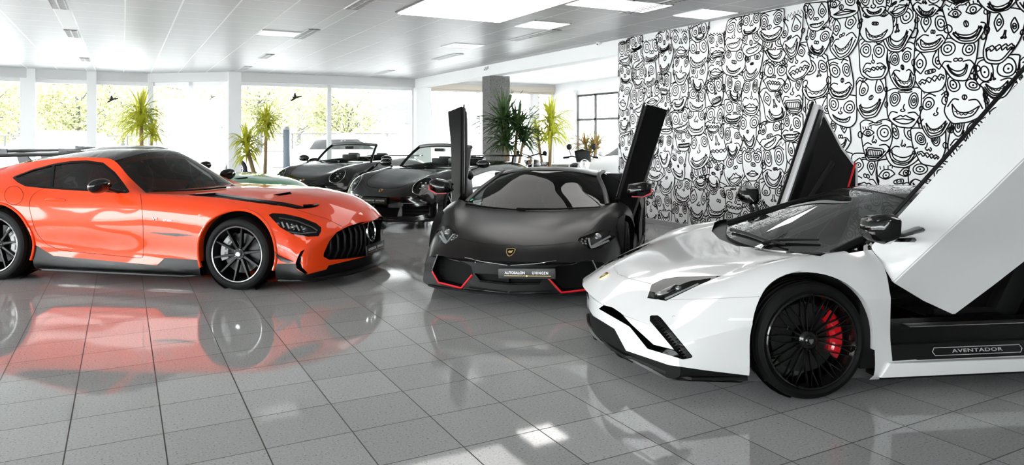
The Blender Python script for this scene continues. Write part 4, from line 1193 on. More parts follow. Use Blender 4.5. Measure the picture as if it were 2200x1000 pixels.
g = MB(); g.box(-9, 7.85, -7, 24.5, CEIL, CEIL + .2); struct(g.build('ceiling', ceiling_mat(), smooth=0))
g = MB(); g.box(7.85, 13.2, -7, 24.5, CEIL, CEIL + .2); struct(g.build('ceiling_annex', mat('white ceiling', .92, .6), smooth=0))
g = MB(); g.box(WX, WX + .2, -7, WY0, 0, CEIL); mural_wall = struct(g.build('wall_right', mat('white mural wall', .84, .6), smooth=0))
g = MB(); g.box(AX, AX + .2, 16.0, 16.6, 0, CEIL); g.box(AX, AX + .2, 18.83, BY + .3, 0, CEIL); g.box(AX, AX + .2, 16.6, 18.83, 2.72, CEIL); g.box(AX, AX + .2, 16.6, 18.83, 0, .4)
struct(g.build('wall_annex_right', WHT, smooth=0))
g = MB(); g.box(WX, WX + .3, WY0, BY, 2.87, CEIL); struct(g.build('trim_1', WHT, smooth=0))                 # beam over the opening
g = MB(); g.box(WX - .02, WX + .45, BY - .3, BY + .12, 0, 2.87); struct(g.build('trim_2', WHT, smooth=0))    # corner pillar
c0 = at(1053, 300, X=WX); g = MB(); g.box(WX, WX + .53, c0.y, c0.y + .42, 0, 2.87); struct(g.build('pillar', concrete_mat(), smooth=0))
# window front: faceted in plan
def wpt(x, y): p = at(x, y, z=CEIL); return V((p.x, p.y, 0))
FP = [V((-8.6, 13.0, 0)), wpt(61, 148), wpt(323, 159), wpt(503, 155.5), V((WX, BY, 0))]
FP[0] = FP[1] + (at(-260, 128, z=CEIL) - FP[1]).to_2d().to_3d()
wi = 0; ti = 2
def facade(a, b, nseg, z1=CEIL, beam=.24, head=.10):
    global wi, ti
    d = (b - a); ln = d.length; d.normalize(); rz = math.atan2(d.y, d.x)
    M = Matrix.Translation(a) @ Matrix.Rotation(rz, 4, 'Z')
    ti += 1; g = MB(); g.box(0, ln, -.14, .10, z1 - beam, z1, M); struct(g.build('trim_%d' % ti, mat('grey lintel', .72, .5), smooth=0))
    for k in range(nseg):
        wi += 1; x0, x1 = ln * k / nseg, ln * (k + 1) / nseg
        g = MB()
        for bx in ((x0, x0 + .06, 0, z1 - beam), (x1 - .06, x1, 0, z1 - beam), (x0, x1, z1 - beam - head, z1 - beam), (x0, x1, 0, .10)): g.box(bx[0], bx[1], -.04, .04, bx[2], bx[3], M)
        f = struct(g.build('window_%d' % wi, WFR, smooth=0))
        g = MB(); g.box(x0 + .06, x1 - .06, -.006, .006, .10, z1 - beam - head, M); g.build('window_pane', PANE, f, smooth=0)
facade(FP[0], FP[1], 2); facade(FP[1], FP[2], 2); facade(FP[2], FP[3], 2); facade(FP[3], FP[4], 2)
for p, w in ((FP[1], .16), (FP[3], .16), ((FP[1] + FP[2]) / 2, .11), (FP[2], .07)):
    ti += 1; g = MB(); g.box(p.x - w, p.x + w, p.y - .16, p.y + .1, 0, CEIL); struct(g.build('trim_%d' % ti, WFR, smooth=0))
# annex back wall: blind box over a glazed front
ti += 1; g = MB(); g.box(WX + .45, AX, BY - .05, BY + .2, 3.0, CEIL); g.box(AX - 1.4, AX, BY - .05, BY + .2, 0, .1); struct(g.build('trim_%d' % ti, WHT, smooth=0))
ti += 1; g = MB(); g.box(WX + .45, AX - .02, BY - .16, BY + .05, 2.86, 3.03); g.box(WX + .45, AX - .02, BY - .12, BY + .03, 2.80, 2.855); struct(g.build('trim_%d' % ti, mat('beige blind box', (.62, .56, .48), .5), smooth=0))
for x0, x1 in ((WX + .45, 9.8), (9.8, 11.7), (11.7, AX)):
    wi += 1; g = MB()
    for bx in ((x0, x0 + .05, 0, 2.8), (x1 - .05, x1, 0, 2.8), (x0, x1, 0, .08)): g.box(bx[0], bx[1], BY - .04, BY + .04, bx[2], bx[3])
    f = struct(g.build('window_%d' % wi, WFR, smooth=0)); g = MB(); g.box(x0 + .05, x1 - .05, BY - .006, BY + .006, .08, 2.8); g.build('window_pane', PANE, f, smooth=0)
ti += 1; g = MB(); g.box(11.72, 11.95, BY - .14, BY, 0, 2.8); struct(g.build('trim_%d' % ti, WHT, smooth=0))
# black framed window in the annex side wall
wi += 1; g = MB()
ya, yb = 16.6, 18.83
for y0, y1, z0, z1 in ((ya, yb, 2.66, 2.72), (ya, yb, .4, .46), (ya, ya + .06, .4, 2.72), (yb - .03, yb, .4, 2.72), (at(1279, 300, X=AX).y - .04, at(1279, 300, X=AX).y + .04, .4, 2.72), (ya, yb, 1.91, 1.98)):
    g.box(AX - .01, AX + .04, y0, y1, z0, z1)
f = struct(g.build('window_%d' % wi, BFR, smooth=0)); g = MB(); g.box(AX + .005, AX + .015, ya, yb, .4, 2.72); g.build('window_pane', PANE, f, smooth=0)
ti += 1; g = MB(); g.box(AX - .14, AX, yb + .02, yb + .3, 0, 2.86); struct(g.build('trim_%d' % ti, WHT, smooth=0))
# glazed fronts to the left and behind the photographer
def big_window(M, ln, n):
    global wi
    for k in range(n):
        wi += 1; x0, x1 = ln * k / n, ln * (k + 1) / n; g = MB()
        for bx in ((x0, x0 + .08, 0, CEIL), (x1 - .08, x1, 0, CEIL), (x0, x1, 2.75, CEIL), (x0, x1, 0, .25)): g.box(bx[0], bx[1], -.05, .05, bx[2], bx[3], M)
        f = struct(g.build('window_%d' % wi, WFR, smooth=0)); g = MB(); g.box(x0 + .08, x1 - .08, -.006, .006, .25, 2.75, M); g.build('window_pane', PANE, f, smooth=0)
L0 = V((-8.4, -6.5, 0)); dv = FP[0] - L0
big_window(Matrix.Translation(L0) @ Matrix.Rotation(math.atan2(dv.y, dv.x), 4, 'Z'), dv.length, 6)
big_window(Matrix.Translation((-8.4, -6.5, 0)), 5.0, 1)
big_window(Matrix.Translation((AX, -6.4, 0)) @ Matrix.Rotation(PI / 2, 4, 'Z'), 22.4, 7)  # annex side wall, glazed out of view to let in more light
g = MB(); g.box(-3.4, AX, -6.6, -6.4, 0, CEIL); struct(g.build('wall_back', mat('grey back wall', .40, .7), smooth=0))
# skirting along the mural
g = MB(); g.box(WX - .015, WX, -6.4, WY0, 0, .07); struct(g.build('baseboard_right', mat('grey skirting', .35, .4), smooth=0))
# ceiling fittings
LAMPM = mat('lit ceiling panel', .9, .5, emit=(1, .98, .95), estr=3.6)
sp_ = [(2.28, 12.28), (5.30, 7.48), (5.94, 7.48), (7.1, 7.48), (5.62, 9.4), (5.62, 12.28), (5.62, 3.3), (2.28, 3.94), (-1.0, 3.3), (-1.0, .1), (-4.4, 2.6)]  # unseen panels at the end of the list are added for top light
GRID = 'lit panels in the ceiling'
for k, (x, y) in enumerate(sp_):
    lb = ['dim white ceiling panel beside the long slotted vent, left half of the ceiling', 'lit ceiling panel nearest the white skylight board, left of a vent', 'lit ceiling panel right beside the one left of the near vent', 'lit square ceiling panel closest to the mural wall', 'lit ceiling panel behind the near vent, above the matt black car'][k] if k < 5 else 'white ceiling panel far back above the open cars' if k == 5 else 'lit square ceiling panel above the photographer, outside the picture'
    t = thing('ceiling_light', lb, 'ceiling light', (x, y, CEIL), 0, GRID)
    g = MB(); g.box(-.31, .31, -.31, .31, -.006, .0); g.build('diffuser', LAMPM if 1 <= k <= 4 or k > 5 else mat('dim white panel', .9, .5, emit=(1, 1, 1), estr=.35), t, smooth=0)  # unlit white panels get a faint added glow to look whiter
    g = MB()
    for b_ in ((-.32, .32, -.32, -.305), (-.32, .32, .305, .32), (-.32, -.305, -.32, .32), (.305, .32, -.32, .32)): g.box(*b_, -.012, 0)
    g.build('lamp_frame', WFR, t, smooth=0)
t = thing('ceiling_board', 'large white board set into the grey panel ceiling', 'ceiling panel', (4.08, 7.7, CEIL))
g = MB(); g.box(-.78, .78, -1.65, 1.65, -.035, .0); g.build('board', mat('backlit board', .86, .55, emit=(1, .99, .97), estr=1.8), t, smooth=0)  # glow added to the white board to whiten it and light the bonnets
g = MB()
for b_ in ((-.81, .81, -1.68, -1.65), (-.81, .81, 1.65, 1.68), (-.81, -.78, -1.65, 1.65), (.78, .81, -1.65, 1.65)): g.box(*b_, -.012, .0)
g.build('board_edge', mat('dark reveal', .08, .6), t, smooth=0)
vents = [(155, 72, .95, 'air vent in the ceiling strip at the far left'), (122, 8, .8, 'air vent at the top left edge of the photo'), (184, 128, .8, 'small air vent near the window front, left strip'), (782, 5, 1.1, 'air vent above the bonnet of the orange coupe, nearest in its strip'), (652, 73, 1.25, 'long slotted air vent beside the white lit panel'), (556, 120, .9, 'pale air vent in the middle strip towards the windows'), (518, 145, .9, 'pale air vent in the middle strip touching the window lintel'), (1145, 76, 1.5, 'slotted vent with dark slits beside the reflections of the right strip'), (1412, 12, 1.3, 'slotted vent right beside the lit panels at the top'), (950, 121, 1.3, 'faint perforated vent further back in the right strip'), (826, 155, 1.3, 'faint vent at the far end of the right strip')]
for x, y, ln, lb in vents:
    p = at(x, y, z=CEIL); p.x = min((-.73, 2.68, 6.08), key=lambda q: abs(q - p.x))
    t = thing('ceiling_vent', lb, 'air vent', (p.x, p.y, CEIL), 0, 'air vents in the ceiling strips')
    g = MB(); g.box(-.085, .085, -ln / 2, ln / 2, -.004, 0); g.build('vent_back', mat('vent dark', .05, .6), t, smooth=0)
    n = int(ln / .075); g = MB()
    for k in range(n):
        yy = -ln / 2 + ln * (k + .5) / n; g.box(-.085, .085, yy - .014, yy + .014, -.014, -.002)
    g.box(-.095, -.08, -ln / 2, ln / 2, -.014, 0); g.box(.08, .095, -ln / 2, ln / 2, -.014, 0); g.box(-.01, .01, -ln / 2, ln / 2, -.013, -.002)
    g.build('vent_slats', mat('vent grille', .55, .4), t, smooth=0)
for x, y, lb in ((1291, 95, 'small white camera dome under the beam near the mural'), (1047, 150, 'small white sensor on the beam above the concrete pillar')):
    p = at(x, y, X=WX)
    t = thing('ceiling_sensor', lb, 'sensor', (WX, p.y, p.z)); g = MB(); g.box(-.03, 0, -.06, .06, .02, .08); g.ball((-.05, 0, .02), .045, 14, 10); g.build('housing', WFR, t)
    MB().ball((-.075, 0, .0), .02, 10, 8).build('lens', GBLK, t)
# ---------------------------------------------------------------- doodled faces on the right wall
rng = random.Random(11)
class Ink:
    def __init__(s): s.v = []; s.f = []; s.off = .001; s.fv = []; s.ff = []
    def line(s, pts, w=.0150, closed=False, smooth=True):
        pts = [s.tf(p) for p in pts]
        if smooth and len(pts) > 2: pts = spl(pts, 4, closed)
        if closed: pts = list(pts) + [pts[0], pts[1]] if False else list(pts) + [pts[0]]
        n = len(pts)
        if n < 2: return
        b = len(s.v)
        for i, p in enumerate(pts):
            if closed: a, c = pts[(i - 1) % (n - 1)], pts[(i + 1) % (n - 1)]
            else: a, c = pts[max(0, i - 1)], pts[min(n - 1, i + 1)]
            dx, dy = c[0] - a[0], c[1] - a[1]; l = math.hypot(dx, dy) or 1
            nx, ny = -dy / l * w / 2, dx / l * w / 2
            for e in (1, -1): s.v.append((WX - s.off - .0001, -(p[0] + e * nx), min(CEIL - .004, max(.075, p[1] + e * ny))))
        s.f += [(b + 2 * i, b + 2 * i + 1, b + 2 * i + 3, b + 2 * i + 2) for i in range(n - 1)]
    def ring(s, cx, cy, rx, ry, w=.0145, a=0, n=14, pw=1.0):
        q = []
        for k in range(n):
            t = 2 * PI * k / n; c, d = math.cos(t), math.sin(t)
            c = math.copysign(abs(c) ** pw, c); d = math.copysign(abs(d) ** pw, d)
            x, y = rx * c, ry * d; q.append((cx + x * math.cos(a) - y * math.sin(a), cy + x * math.sin(a) + y * math.cos(a)))
        s.line(q, w, True)
    rot = (0, 0, 0, 1)
    def tf(s, p):
        cx, cy, a, k = s.rot; x, y = (p[0] - cx) * k, p[1] - cy
        x, y = cx + x * math.cos(a) - y * math.sin(a), cy + x * math.sin(a) + y * math.cos(a)
        return (max(-WY0 + .01, x + .022 * math.sin(9 * y + 2 * x) + .012 * math.sin(17 * x + 5 * y)), y + .020 * math.sin(8 * x + 3 * y) + .010 * math.sin(19 * y - 7 * x))
    def dot(s, cx, cy, r=.012):
        cx, cy = s.tf((cx, cy))
        b = len(s.v); n = 8
        for k in range(n): s.v.append((WX - s.off - .0001, -(cx + r * math.cos(2 * PI * k / n)), cy + r * math.sin(2 * PI * k / n)))
        s.f.append(tuple(b + k for k in range(n)))
    def fill(s, pts):
        pts = [s.tf(p) for p in pts]
        b = len(s.fv); s.fv += [(WX - s.off, -p[0], min(CEIL - .002, max(.072, p[1]))) for p in pts]
        s.ff += [tuple(b + i for i in t) for t in tessellate_polygon([[V((p[0], p[1], 0)) for p in pts]])]
ink = Ink()
def eye(x, y, r, kind):
    if kind == 0: ink.ring(x, y, r, r * 1.12); ink.ring(x, y, r * .55, r * .6); ink.dot(x, y)
    elif kind == 1: ink.ring(x, y, r, r * 1.5); ink.ring(x, y, r * .62, r * .95); ink.ring(x, y, r * .26, r * .38); ink.dot(x, y, .006)
    elif kind == 2:      # pointed almond
        ink.line([(x, y + r * 1.7), (x + r * .75, y + r * .55), (x + r * .8, y - r * .4), (x, y - r * 1.5)]); ink.line([(x, y + r * 1.7), (x - r * .75, y + r * .55), (x - r * .8, y - r * .4), (x, y - r * 1.5)])
        ink.ring(x, y, r * .42, r * .55); ink.dot(x, y)
    elif kind == 3:      # lying almond with lashes
        ink.line([(x - r * 1.15, y), (x - r * .4, y + r * .7), (x + r * .5, y + r * .65), (x + r * 1.15, y)]); ink.line([(x - r * 1.15, y), (x, y - r * .6), (x + r * 1.15, y)])
        ink.ring(x, y, r * .42, r * .42); ink.dot(x, y)
        for k in range(4): ink.line([(x - r * .8 + r * .5 * k, y + r * .8), (x - r * .95 + r * .55 * k, y + r * 1.25)], .013, smooth=False)
    elif kind == 4: ink.ring(x, y, r * 1.05, r * 1.35, a=.3); ink.ring(x + r * .1, y - r * .1, r * .5, r * .7, a=.3); ink.dot(x + r * .1, y - r * .1)
    else:                # drooping drop
        ink.line([(x - r * .2, y + r * 1.6), (x + r * .8, y + r * .2), (x + r * .6, y - r * .9), (x - r * .4, y - r * 1.0), (x - r * .8, y - r * .1), (x - r * .2, y + r * 1.6)])
        ink.ring(x, y - r * .3, r * .35, r * .42); ink.dot(x, y - r * .3)
def nose(x, y, s, kind):
    if kind == 0: ink.ring(x - s * .45, y, s * .42, s * .5); ink.ring(x + s * .45, y, s * .42, s * .5)
    elif kind == 1: ink.line([(x - s * .1, y + s * 1.6), (x - s * .5, y + s * .3), (x - s * .9, y - s * .2), (x - s * .4, y - s * .7), (x, y - s * .2), (x + s * .4, y - s * .7), (x + s * .8, y - s * .1), (x + s * .4, y + s * .3)])
    elif kind == 2: ink.line([(x + s * .3, y + s * 2.2), (x + s * .1, y + s * .8), (x + s * .7, y + s * .1), (x + s * .1, y - s * .5), (x - s * .6, y - s * .1), (x - s * .2, y + s * .4)])
    elif kind == 3: ink.ring(x, y, s * .62, s * .8); ink.line([(x, y + s * .8), (x, y - s * .8)], smooth=False)
    elif kind == 4: ink.ring(x, y, s * 1.1, s * .5, pw=.7); ink.ring(x - s * .4, y, s * .2, s * .2, .012); ink.ring(x + s * .4, y, s * .2, s * .2, .012)
    else:
        for e in (-1, 1): ink.line([(x + e * s * .2, y + s * 1.9), (x + e * s * .3, y + s * .4), (x + e * s * .8, y - s * .3), (x + e * s * .3, y - s * .5), (x + e * s * .2, y + s * .1)])
def zig(a, b, n, amp, c=0):
    q = []
    for k in range(n + 1):
        t = k / n; x = a[0] + (b[0] - a[0]) * t; y = a[1] + (b[1] - a[1]) * t - c * 4 * t * (1 - t)
        q.append((x, y + (amp if k % 2 else -amp)))
    return q
def mouth(x, y, w, h, kind):
    if kind in (0, 1, 6):    # crescent grin
        up = [(x - w, y + h * .8), (x - w * .5, y - h * .05), (x, y - h * .3), (x + w * .5, y - h * .05), (x + w, y + h * .8)]
        lo = [(x - w, y + h * .8), (x - w * .72, y - h * .55), (x, y - h * 1.05), (x + w * .72, y - h * .55), (x + w, y + h * .8)]
        ink.line(up); ink.line(lo)
        if kind == 0: ink.line(zig((x - w * .72, y - h * .05), (x + w * .72, y - h * .05), 9, h * .10, h * .5), .013, smooth=False)
        elif kind == 1:
            for k in range(-3, 4): ink.line([(x + k * w * .22, y - h * .22 + abs(k) * h * .09), (x + k * w * .21, y - h * .95 + abs(k) * h * .12)], .013, smooth=False)
        else:
            lo2 = [(p[0] * .86 + x * .14, p[1] * 1 + h * .2) for p in lo]; ink.line(lo2)
    elif kind == 2:          # lips
        ink.line([(x - w, y), (x - w * .5, y + h * .35), (x - w * .2, y + h * .7), (x, y + h * .45), (x + w * .2, y + h * .7), (x + w * .5, y + h * .35), (x + w, y)])
        ink.line([(x - w, y), (x - w * .4, y - h * .08), (x, y + h * .05), (x + w * .4, y - h * .08), (x + w, y)]); ink.line([(x - w, y), (x - w * .5, y - h * .6), (x, y - h * .8), (x + w * .5, y - h * .6), (x + w, y)])
    elif kind == 3:          # box of teeth
        ink.ring(x, y, w, h * .75, pw=.45, n=20); ink.ring(x, y, w * .84, h * .48, pw=.45, n=20)
        for k in range(-3, 4): ink.line([(x + k * w * .22, y + h * .42), (x + k * w * .22, y - h * .42)], .012, smooth=False)
    elif kind == 4:          # wavy lip with drips
        ink.line(zig((x - w, y + h * .4), (x + w, y + h * .55), 8, h * .16), smooth=True); ink.line(zig((x - w, y - h * .1), (x + w, y + h * .1), 10, h * .20), smooth=True)
        ink.line([(x - w, y + h * .4), (x - w * 1.1, y + h * .1), (x - w, y - h * .1)]); ink.line([(x + w, y + h * .55), (x + w * 1.1, y + h * .3), (x + w, y + h * .1)])
    else:                    # open side mouth
        ink.line([(x - w, y), (x - w * .3, y + h * .35), (x + w * .5, y + h * .5), (x + w, y + h * 1.05), (x + w * .9, y), (x + w * .3, y - h * .75), (x - w * .5, y - h * .7), (x - w, y)])
        ink.line(zig((x - w * .7, y - h * .05), (x + w * .82, y + h * .42), 9, h * .17), .013, smooth=False)
def face(x0, x1, y0, y1):
    cx = (x0 + x1) / 2; w = (x1 - x0) / 2; h = y1 - y0; j = rng.uniform
    k = rng.random(); ink.rot = (cx, (y0 + y1) / 2, rng.gauss(0, .10), rng.uniform(.92, 1.12)); jw = rng.uniform(.72, 1.05); fw_ = rng.uniform(.85, 1.06)
    # outline: flat or lumpy top, round chin
    t = y1 - .012; e = w * .94
    pw = [(cx - e, y1 - h * .10), (cx - e * j(.9, 1.0), y0 + h * j(.42, .55)), (cx - e * jw * .92, y0 + h * .24), (cx - e * .5 * jw, y0 + h * .05), (cx, y0 + .010), (cx + e * .5 * jw, y0 + h * .05), (cx + e * jw * .92, y0 + h * .24), (cx + e * j(.9, 1.0), y0 + h * j(.42, .55)), (cx + e, y1 - h * .10)]
    ink.off += .000035
    ink.fill(spl(pw + [(cx + e * .7, y1 - .004), (cx - e * .7, y1 - .004)], 3, True))
    ink.line(pw)
    if rng.random() < .65: ink.line([(cx + (p[0] - cx) * .87, p[1] + h * .045) for p in pw[2:7]])
    if k < .30: ink.line(zig((cx - e, y1 - h * .06), (cx + e, y1 - h * .06), rng.choice((12, 16, 18)), h * .045), .015, smooth=False)
    elif k < .5: ink.line([(cx - e, y1 - h * .1), (cx - e * .6, t), (cx - e * .2, y1 - h * .05), (cx, t - h * .07), (cx + e * .2, y1 - h * .05), (cx + e * .6, t), (cx + e, y1 - h * .1)])
    elif k < .62: ink.line(zig((cx - e, y1 - h * .07), (cx + e, y1 - h * .07), 8, h * .04)); ink.line(zig((cx - e, y1 - h * .15), (cx + e, y1 - h * .15), 8, h * .04))
    else: ink.line([(cx - e, y1 - h * .10), (cx - e * .75, t), (cx + e * .75, t), (cx + e, y1 - h * .10)])
    ek = rng.choice((0, 0, 0, 1, 1, 2, 2, 4, 4, 5, 3)); ek2 = ek if rng.random() < .8 else 0
    r = w * j(.25, .37)
    ey = y0 + h * j(.66, .71)
    eye(cx - w * .45, ey, r, ek); eye(cx + w * .45, ey + j(-.01, .012), r * j(.85, 1.08), ek2)
    if rng.random() < .45 and ek != 3:
        for s in (-1, 1): ink.line([(cx + s * w * .80, ey + r * 1.2), (cx + s * w * .45, ey + r * 1.75 + .01), (cx + s * w * .12, ey + r * 1.3)])
    nose(cx + j(-.02, .02), y0 + h * j(.44, .49), w * j(.15, .22), rng.randrange(6))
    mouth(cx + j(-.01, .01), y0 + h * j(.22, .26), w * jw * j(.58, .74), h * j(.11, .16), rng.choice((0, 0, 1, 2, 3, 4, 5, 6, 0, 6)))
    if rng.random() < .5:
        for q in range(2): ink.line([(cx - w * .35, y0 + h * (.84 + .05 * q)), (cx - w * .1, y0 + h * (.87 + .05 * q)), (cx + w * .1, y0 + h * (.85 + .05 * q)), (cx + w * .35, y0 + h * (.88 + .05 * q))], .014)
    if rng.random() < .5:
        for s in (-1, 1): ink.line([(cx + s * w * .22, y0 + h * .40), (cx + s * w * .55, y0 + h * .42), (cx + s * w * .80, y0 + h * .30)], .015)
    for s in (-1, 1):
        if rng.random() < .6: ink.ring(cx + s * e * .97, y0 + h * j(.48, .60), w * .10, h * .06, .013)
    if rng.random() < .35:
        s = rng.choice((-1, 1)); ink.line([(cx + s * w * .62, y0 + h * .40), (cx + s * w * .78, y0 + h * .33), (cx + s * w * .70, y0 + h * .22)])
cells = []
x = -WY0
while x < 2.4:
    w = rng.uniform(.33, .39); y = .03 - rng.uniform(0, .25)
    while y < CEIL - .12:
        h = rng.uniform(.31, .50); cells.append((y + rng.uniform(-.05, .05), x + rng.uniform(-.05, .05), w * rng.uniform(.9, 1.12), h)); y += h
    x += w
cells.sort()
for y, x, w, h in cells:
    ex = rng.uniform(.0, .05)
    xa = max(-WY0 + .012, x - ex); y1 = min(CEIL - .008, y + h * rng.uniform(1.08, 1.25))
    if y1 - y < .22: continue
    face(xa, x + w + rng.uniform(.0, .05), y - .02, y1)
    if rng.random() < .5:
        yy = y + rng.uniform(.1, .3); ink.off += .00002; ink.ring(x + rng.uniform(-.02, .02), yy, rng.uniform(.02, .04), rng.uniform(.025, .05), .015)
mf = bpy.data.meshes.new('mural_ground'); mf.from_pydata(ink.fv, [], ink.ff); mf.materials.append(mat('white mural wall', .84, .6))
link(bpy.data.objects.new('mural_ground', mf), mural_wall)
me = bpy.data.meshes.new('mural_drawing'); me.from_pydata(ink.v, [], ink.f); me.materials.append(mat('black mural paint', .008, .9, spec=.04))
mo = link(bpy.data.objects.new('mural_drawing', me), mural_wall)
WHITEP = mat('pearl white paint', (.70, .70, .695), .16, coat=.8)
BLACKP = mat('matt black paint', .007, .30, spec=.26)
ORP = mat('orange paint', (.88, .062, .008), .4, spec=.15, coat=.85)
BLK2 = mat('gloss black paint', .004, .10, spec=.5, coat=.3)
FWH = Frame(-.992, -.1257, (0, .98, 0), (1748, 864))
avent('wedge_supercar', 'white wedge supercar with raised doors, black wheels and red brake calipers', None, FWH, WHITEP, mat('gloss black roof', .004, .05, spec=.5, coat=1.0), 'white', {1: (-.27, 1.14, .945), -1: (-.62, -1.10, .935)},
      [[(1572, 497), (1610, 507), (1650, 521), (1690, 530)], [(1640, 528), (1680, 520), (1760, 520)]], {1: 47, -1: 58}, {1: (-.49, .667), -1: (-.80, .675)})
FBL = Frame(-.21, -.977, (1.0, 0, .12), (1092, 632))
avent('wedge_supercar', 'matt black wedge supercar facing the camera with raised doors and red lip trim', None, FBL, BLACKP, BLACKP, 'black', {1: (-.35, 1.02, .90), -1: (-.35, -1.02, .90)},
      [[(1000, 442), (1060, 450), (1130, 455)], [(1110, 452), (1200, 452), (1290, 448)]], {1: 43, -1: 43})
FOR_ = Frame(.9805, -.196, (0, -.98, 0), (507, 626))
oc, _b = amg('coupe', 'bright orange coupe with black roof, rear wing and tall barred grille', FOR_, ORP)
GRP = mat('green paint', (.02, .33, .12), .2, coat=1.0)
gc = copy_tree(oc); gc['label'] = 'green coupe half hidden behind the orange coupe'
gc.location = oc.location + rd(-1.42, 2.68)
for ch in [gc] + list(gc.children_recursive):
    if ch.type == 'MESH':
        for sl in ch.material_slots:
            if sl.material == ORP: sl.link = 'OBJECT'; sl.material = GRP
FPA = Frame(-.30, -.954, (.5, 0, 0), (666, 449)); FPB = Frame(-.43, -.903, (.5, 0, 0), (838, 485))
car911('open_sports_car', 'open black sports car nearest the window front, no dealer lettering in view', FPA, BLK2, False, False, accent=mat('tail lamp red', (.35, .02, .03), .2))
car911('open_sports_car', 'open black sports car with dealer plate between orange coupe and matt black supercar', FPB, BLK2, True, True)
# ---------------------------------------------------------------- plants
def leaf_mat(n, a, b): 
    m = mat(n, a, .5)
    nt, N, L, p = nodes(m); oi = N.new('ShaderNodeTexNoise'); oi.inputs['Scale'].default_value = 9
    r = N.new('ShaderNodeValToRGB'); r.color_ramp.elements[0].position = .35; r.color_ramp.elements[0].color = (*a, 1); r.color_ramp.elements[1].position = .65; r.color_ramp.elements[1].color = (*b, 1)
    tc = N.new('ShaderNodeTexCoord'); L.new(tc.outputs['Object'], oi.inputs[0]); L.new(oi.outputs[0], r.inputs[0]); L.new(r.outputs[0], p.inputs['Base Color'])
    # leaves let light through
    tr = N.new('ShaderNodeBsdfTranslucent'); L.new(r.outputs[0], tr.inputs[0]); mx = N.new('ShaderNodeMixShader'); mx.inputs[0].default_value = .35
    out = [q for q in N if q.type == 'OUTPUT_MATERIAL'][0]; L.new(p.outputs[0], mx.inputs[1]); L.new(tr.outputs[0], mx.inputs[2]); L.new(mx.outputs[0], out.inputs[0])
    return m
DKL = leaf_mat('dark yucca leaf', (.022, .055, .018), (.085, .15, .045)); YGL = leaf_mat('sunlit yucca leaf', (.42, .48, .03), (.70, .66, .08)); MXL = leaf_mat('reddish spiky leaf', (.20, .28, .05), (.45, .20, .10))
BARK = mat('plant stem', (.30, .20, .10), .8); POTB = mat('black planter', .010, .45); SOIL = mat('potting soil', .03, .9)
def crown(g, c, n, L, rn, droop=.5, up=.3, w=.03):
    for k in range(n):
        az = rn.uniform(0, 2 * PI); el = rn.uniform(up - .6, 1.45); l = L * rn.uniform(.85, 1.3)
        d = V((math.cos(az) * math.cos(el), math.sin(az) * math.cos(el), math.sin(el))); s = V((-math.sin(az), math.cos(az), 0)); p = V(c) + V((0, 0, rn.uniform(-.25, .12) * L)); m = 6; vs = []
        for i in range(m + 1):
            t = i / m; ww = w * (.55 + .9 * t if t < .4 else 1.0 - (t - .4) * 1.55) / 2
            vs += [p + s * max(ww, .001), p + V((0, 0, -.15 * w)), p - s * max(ww, .001)]
            p = p + d * (l / m); d = (d + V((0, 0, -droop * (.25 + t) * (1.1 - abs(d.z)) * .42))).normalized()
        g.add(vs, [q for i in range(m) for q in ((3 * i, 3 * i + 1, 3 * i + 4, 3 * i + 3), (3 * i + 1, 3 * i + 2, 3 * i + 5, 3 * i + 4))])
def plant(label, p, crowns, leaf, pot=None, seed=1, group=None):
    """crowns: [(dx along the picture, height, leaves, length, droop)]"""
    rn = random.Random(seed); t = thing('potted_yucca', label, 'plant', (p[0], p[1], 0), -YAW, group)
    g = MB(); st = MB()
    for dx, z, n, l, dr in crowns:
        crown(g, (dx, 0, z), n, l, rn, dr, w=.075 if leaf is DKL else .06); st.tube([(dx * .2, 0, .2), (dx * .6, .02, z * .55), (dx, 0, z)], [.045, .035, .03], 8)
    b = g.bm(recalc=False); mesh_obj('leaves', b, leaf, t, smooth=60); st.build('stem', BARK, t)
    r, h = pot or (.19, .42)
    g = MB(); g.lathe([(0, 0), (r * .72, 0), (r, h), (r * .93, h), (r * .90, h - .03)], 28); g.build('planter', POTB, t)
    g = MB(); g.lathe([(0, h - .035), (r * .92, h - .035)], 24); g.build('soil', SOIL, t)
    return t
def gp(x, d): return rd((x - CXP) / FPX * d, d)
def zz(y, d): return CAMH - (y - HZ) * d / FPX
PG = 'potted yuccas along the windows'
d = 15.9; plant('tall dark green yucca in front of the concrete pillar', gp(1096, d), [(-.14, zz(258, d), 95, .62, .55), (.16, zz(272, d), 80, .58, .6), (.30, zz(300, d), 60, .50, .9), (-.10, zz(305, d), 70, .5, 1.1)], DKL, (.26, .5), 3, PG)
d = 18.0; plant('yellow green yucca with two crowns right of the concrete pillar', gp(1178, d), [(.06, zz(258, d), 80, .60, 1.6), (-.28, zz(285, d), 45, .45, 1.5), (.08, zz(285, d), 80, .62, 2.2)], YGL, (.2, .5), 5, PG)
d = 18.5; plant('small spiky plant with reddish leaf tips under the black framed window', gp(1266, d), [(-.10, zz(312, d), 40, .42, .7), (.16, zz(318, d), 45, .45, .7), (.0, zz(335, d), 40, .4, .9)], MXL, (.18, .42), 7, PG)
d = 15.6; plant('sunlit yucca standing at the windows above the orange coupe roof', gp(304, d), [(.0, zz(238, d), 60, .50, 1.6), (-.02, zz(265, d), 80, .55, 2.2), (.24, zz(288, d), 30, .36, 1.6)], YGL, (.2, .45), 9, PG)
d = 15.0; plant('thin stemmed yucca in a black planter between green coupe and grey post', gp(566, d), [(.06, zz(258, d), 45, .38, 1.7), (.06, zz(275, d), 45, .42, 2.3), (-.36, zz(305, d), 50, .40, 1.8), (-.34, zz(325, d), 45, .42, 2.3)], YGL, (.19, .48), 12, PG)
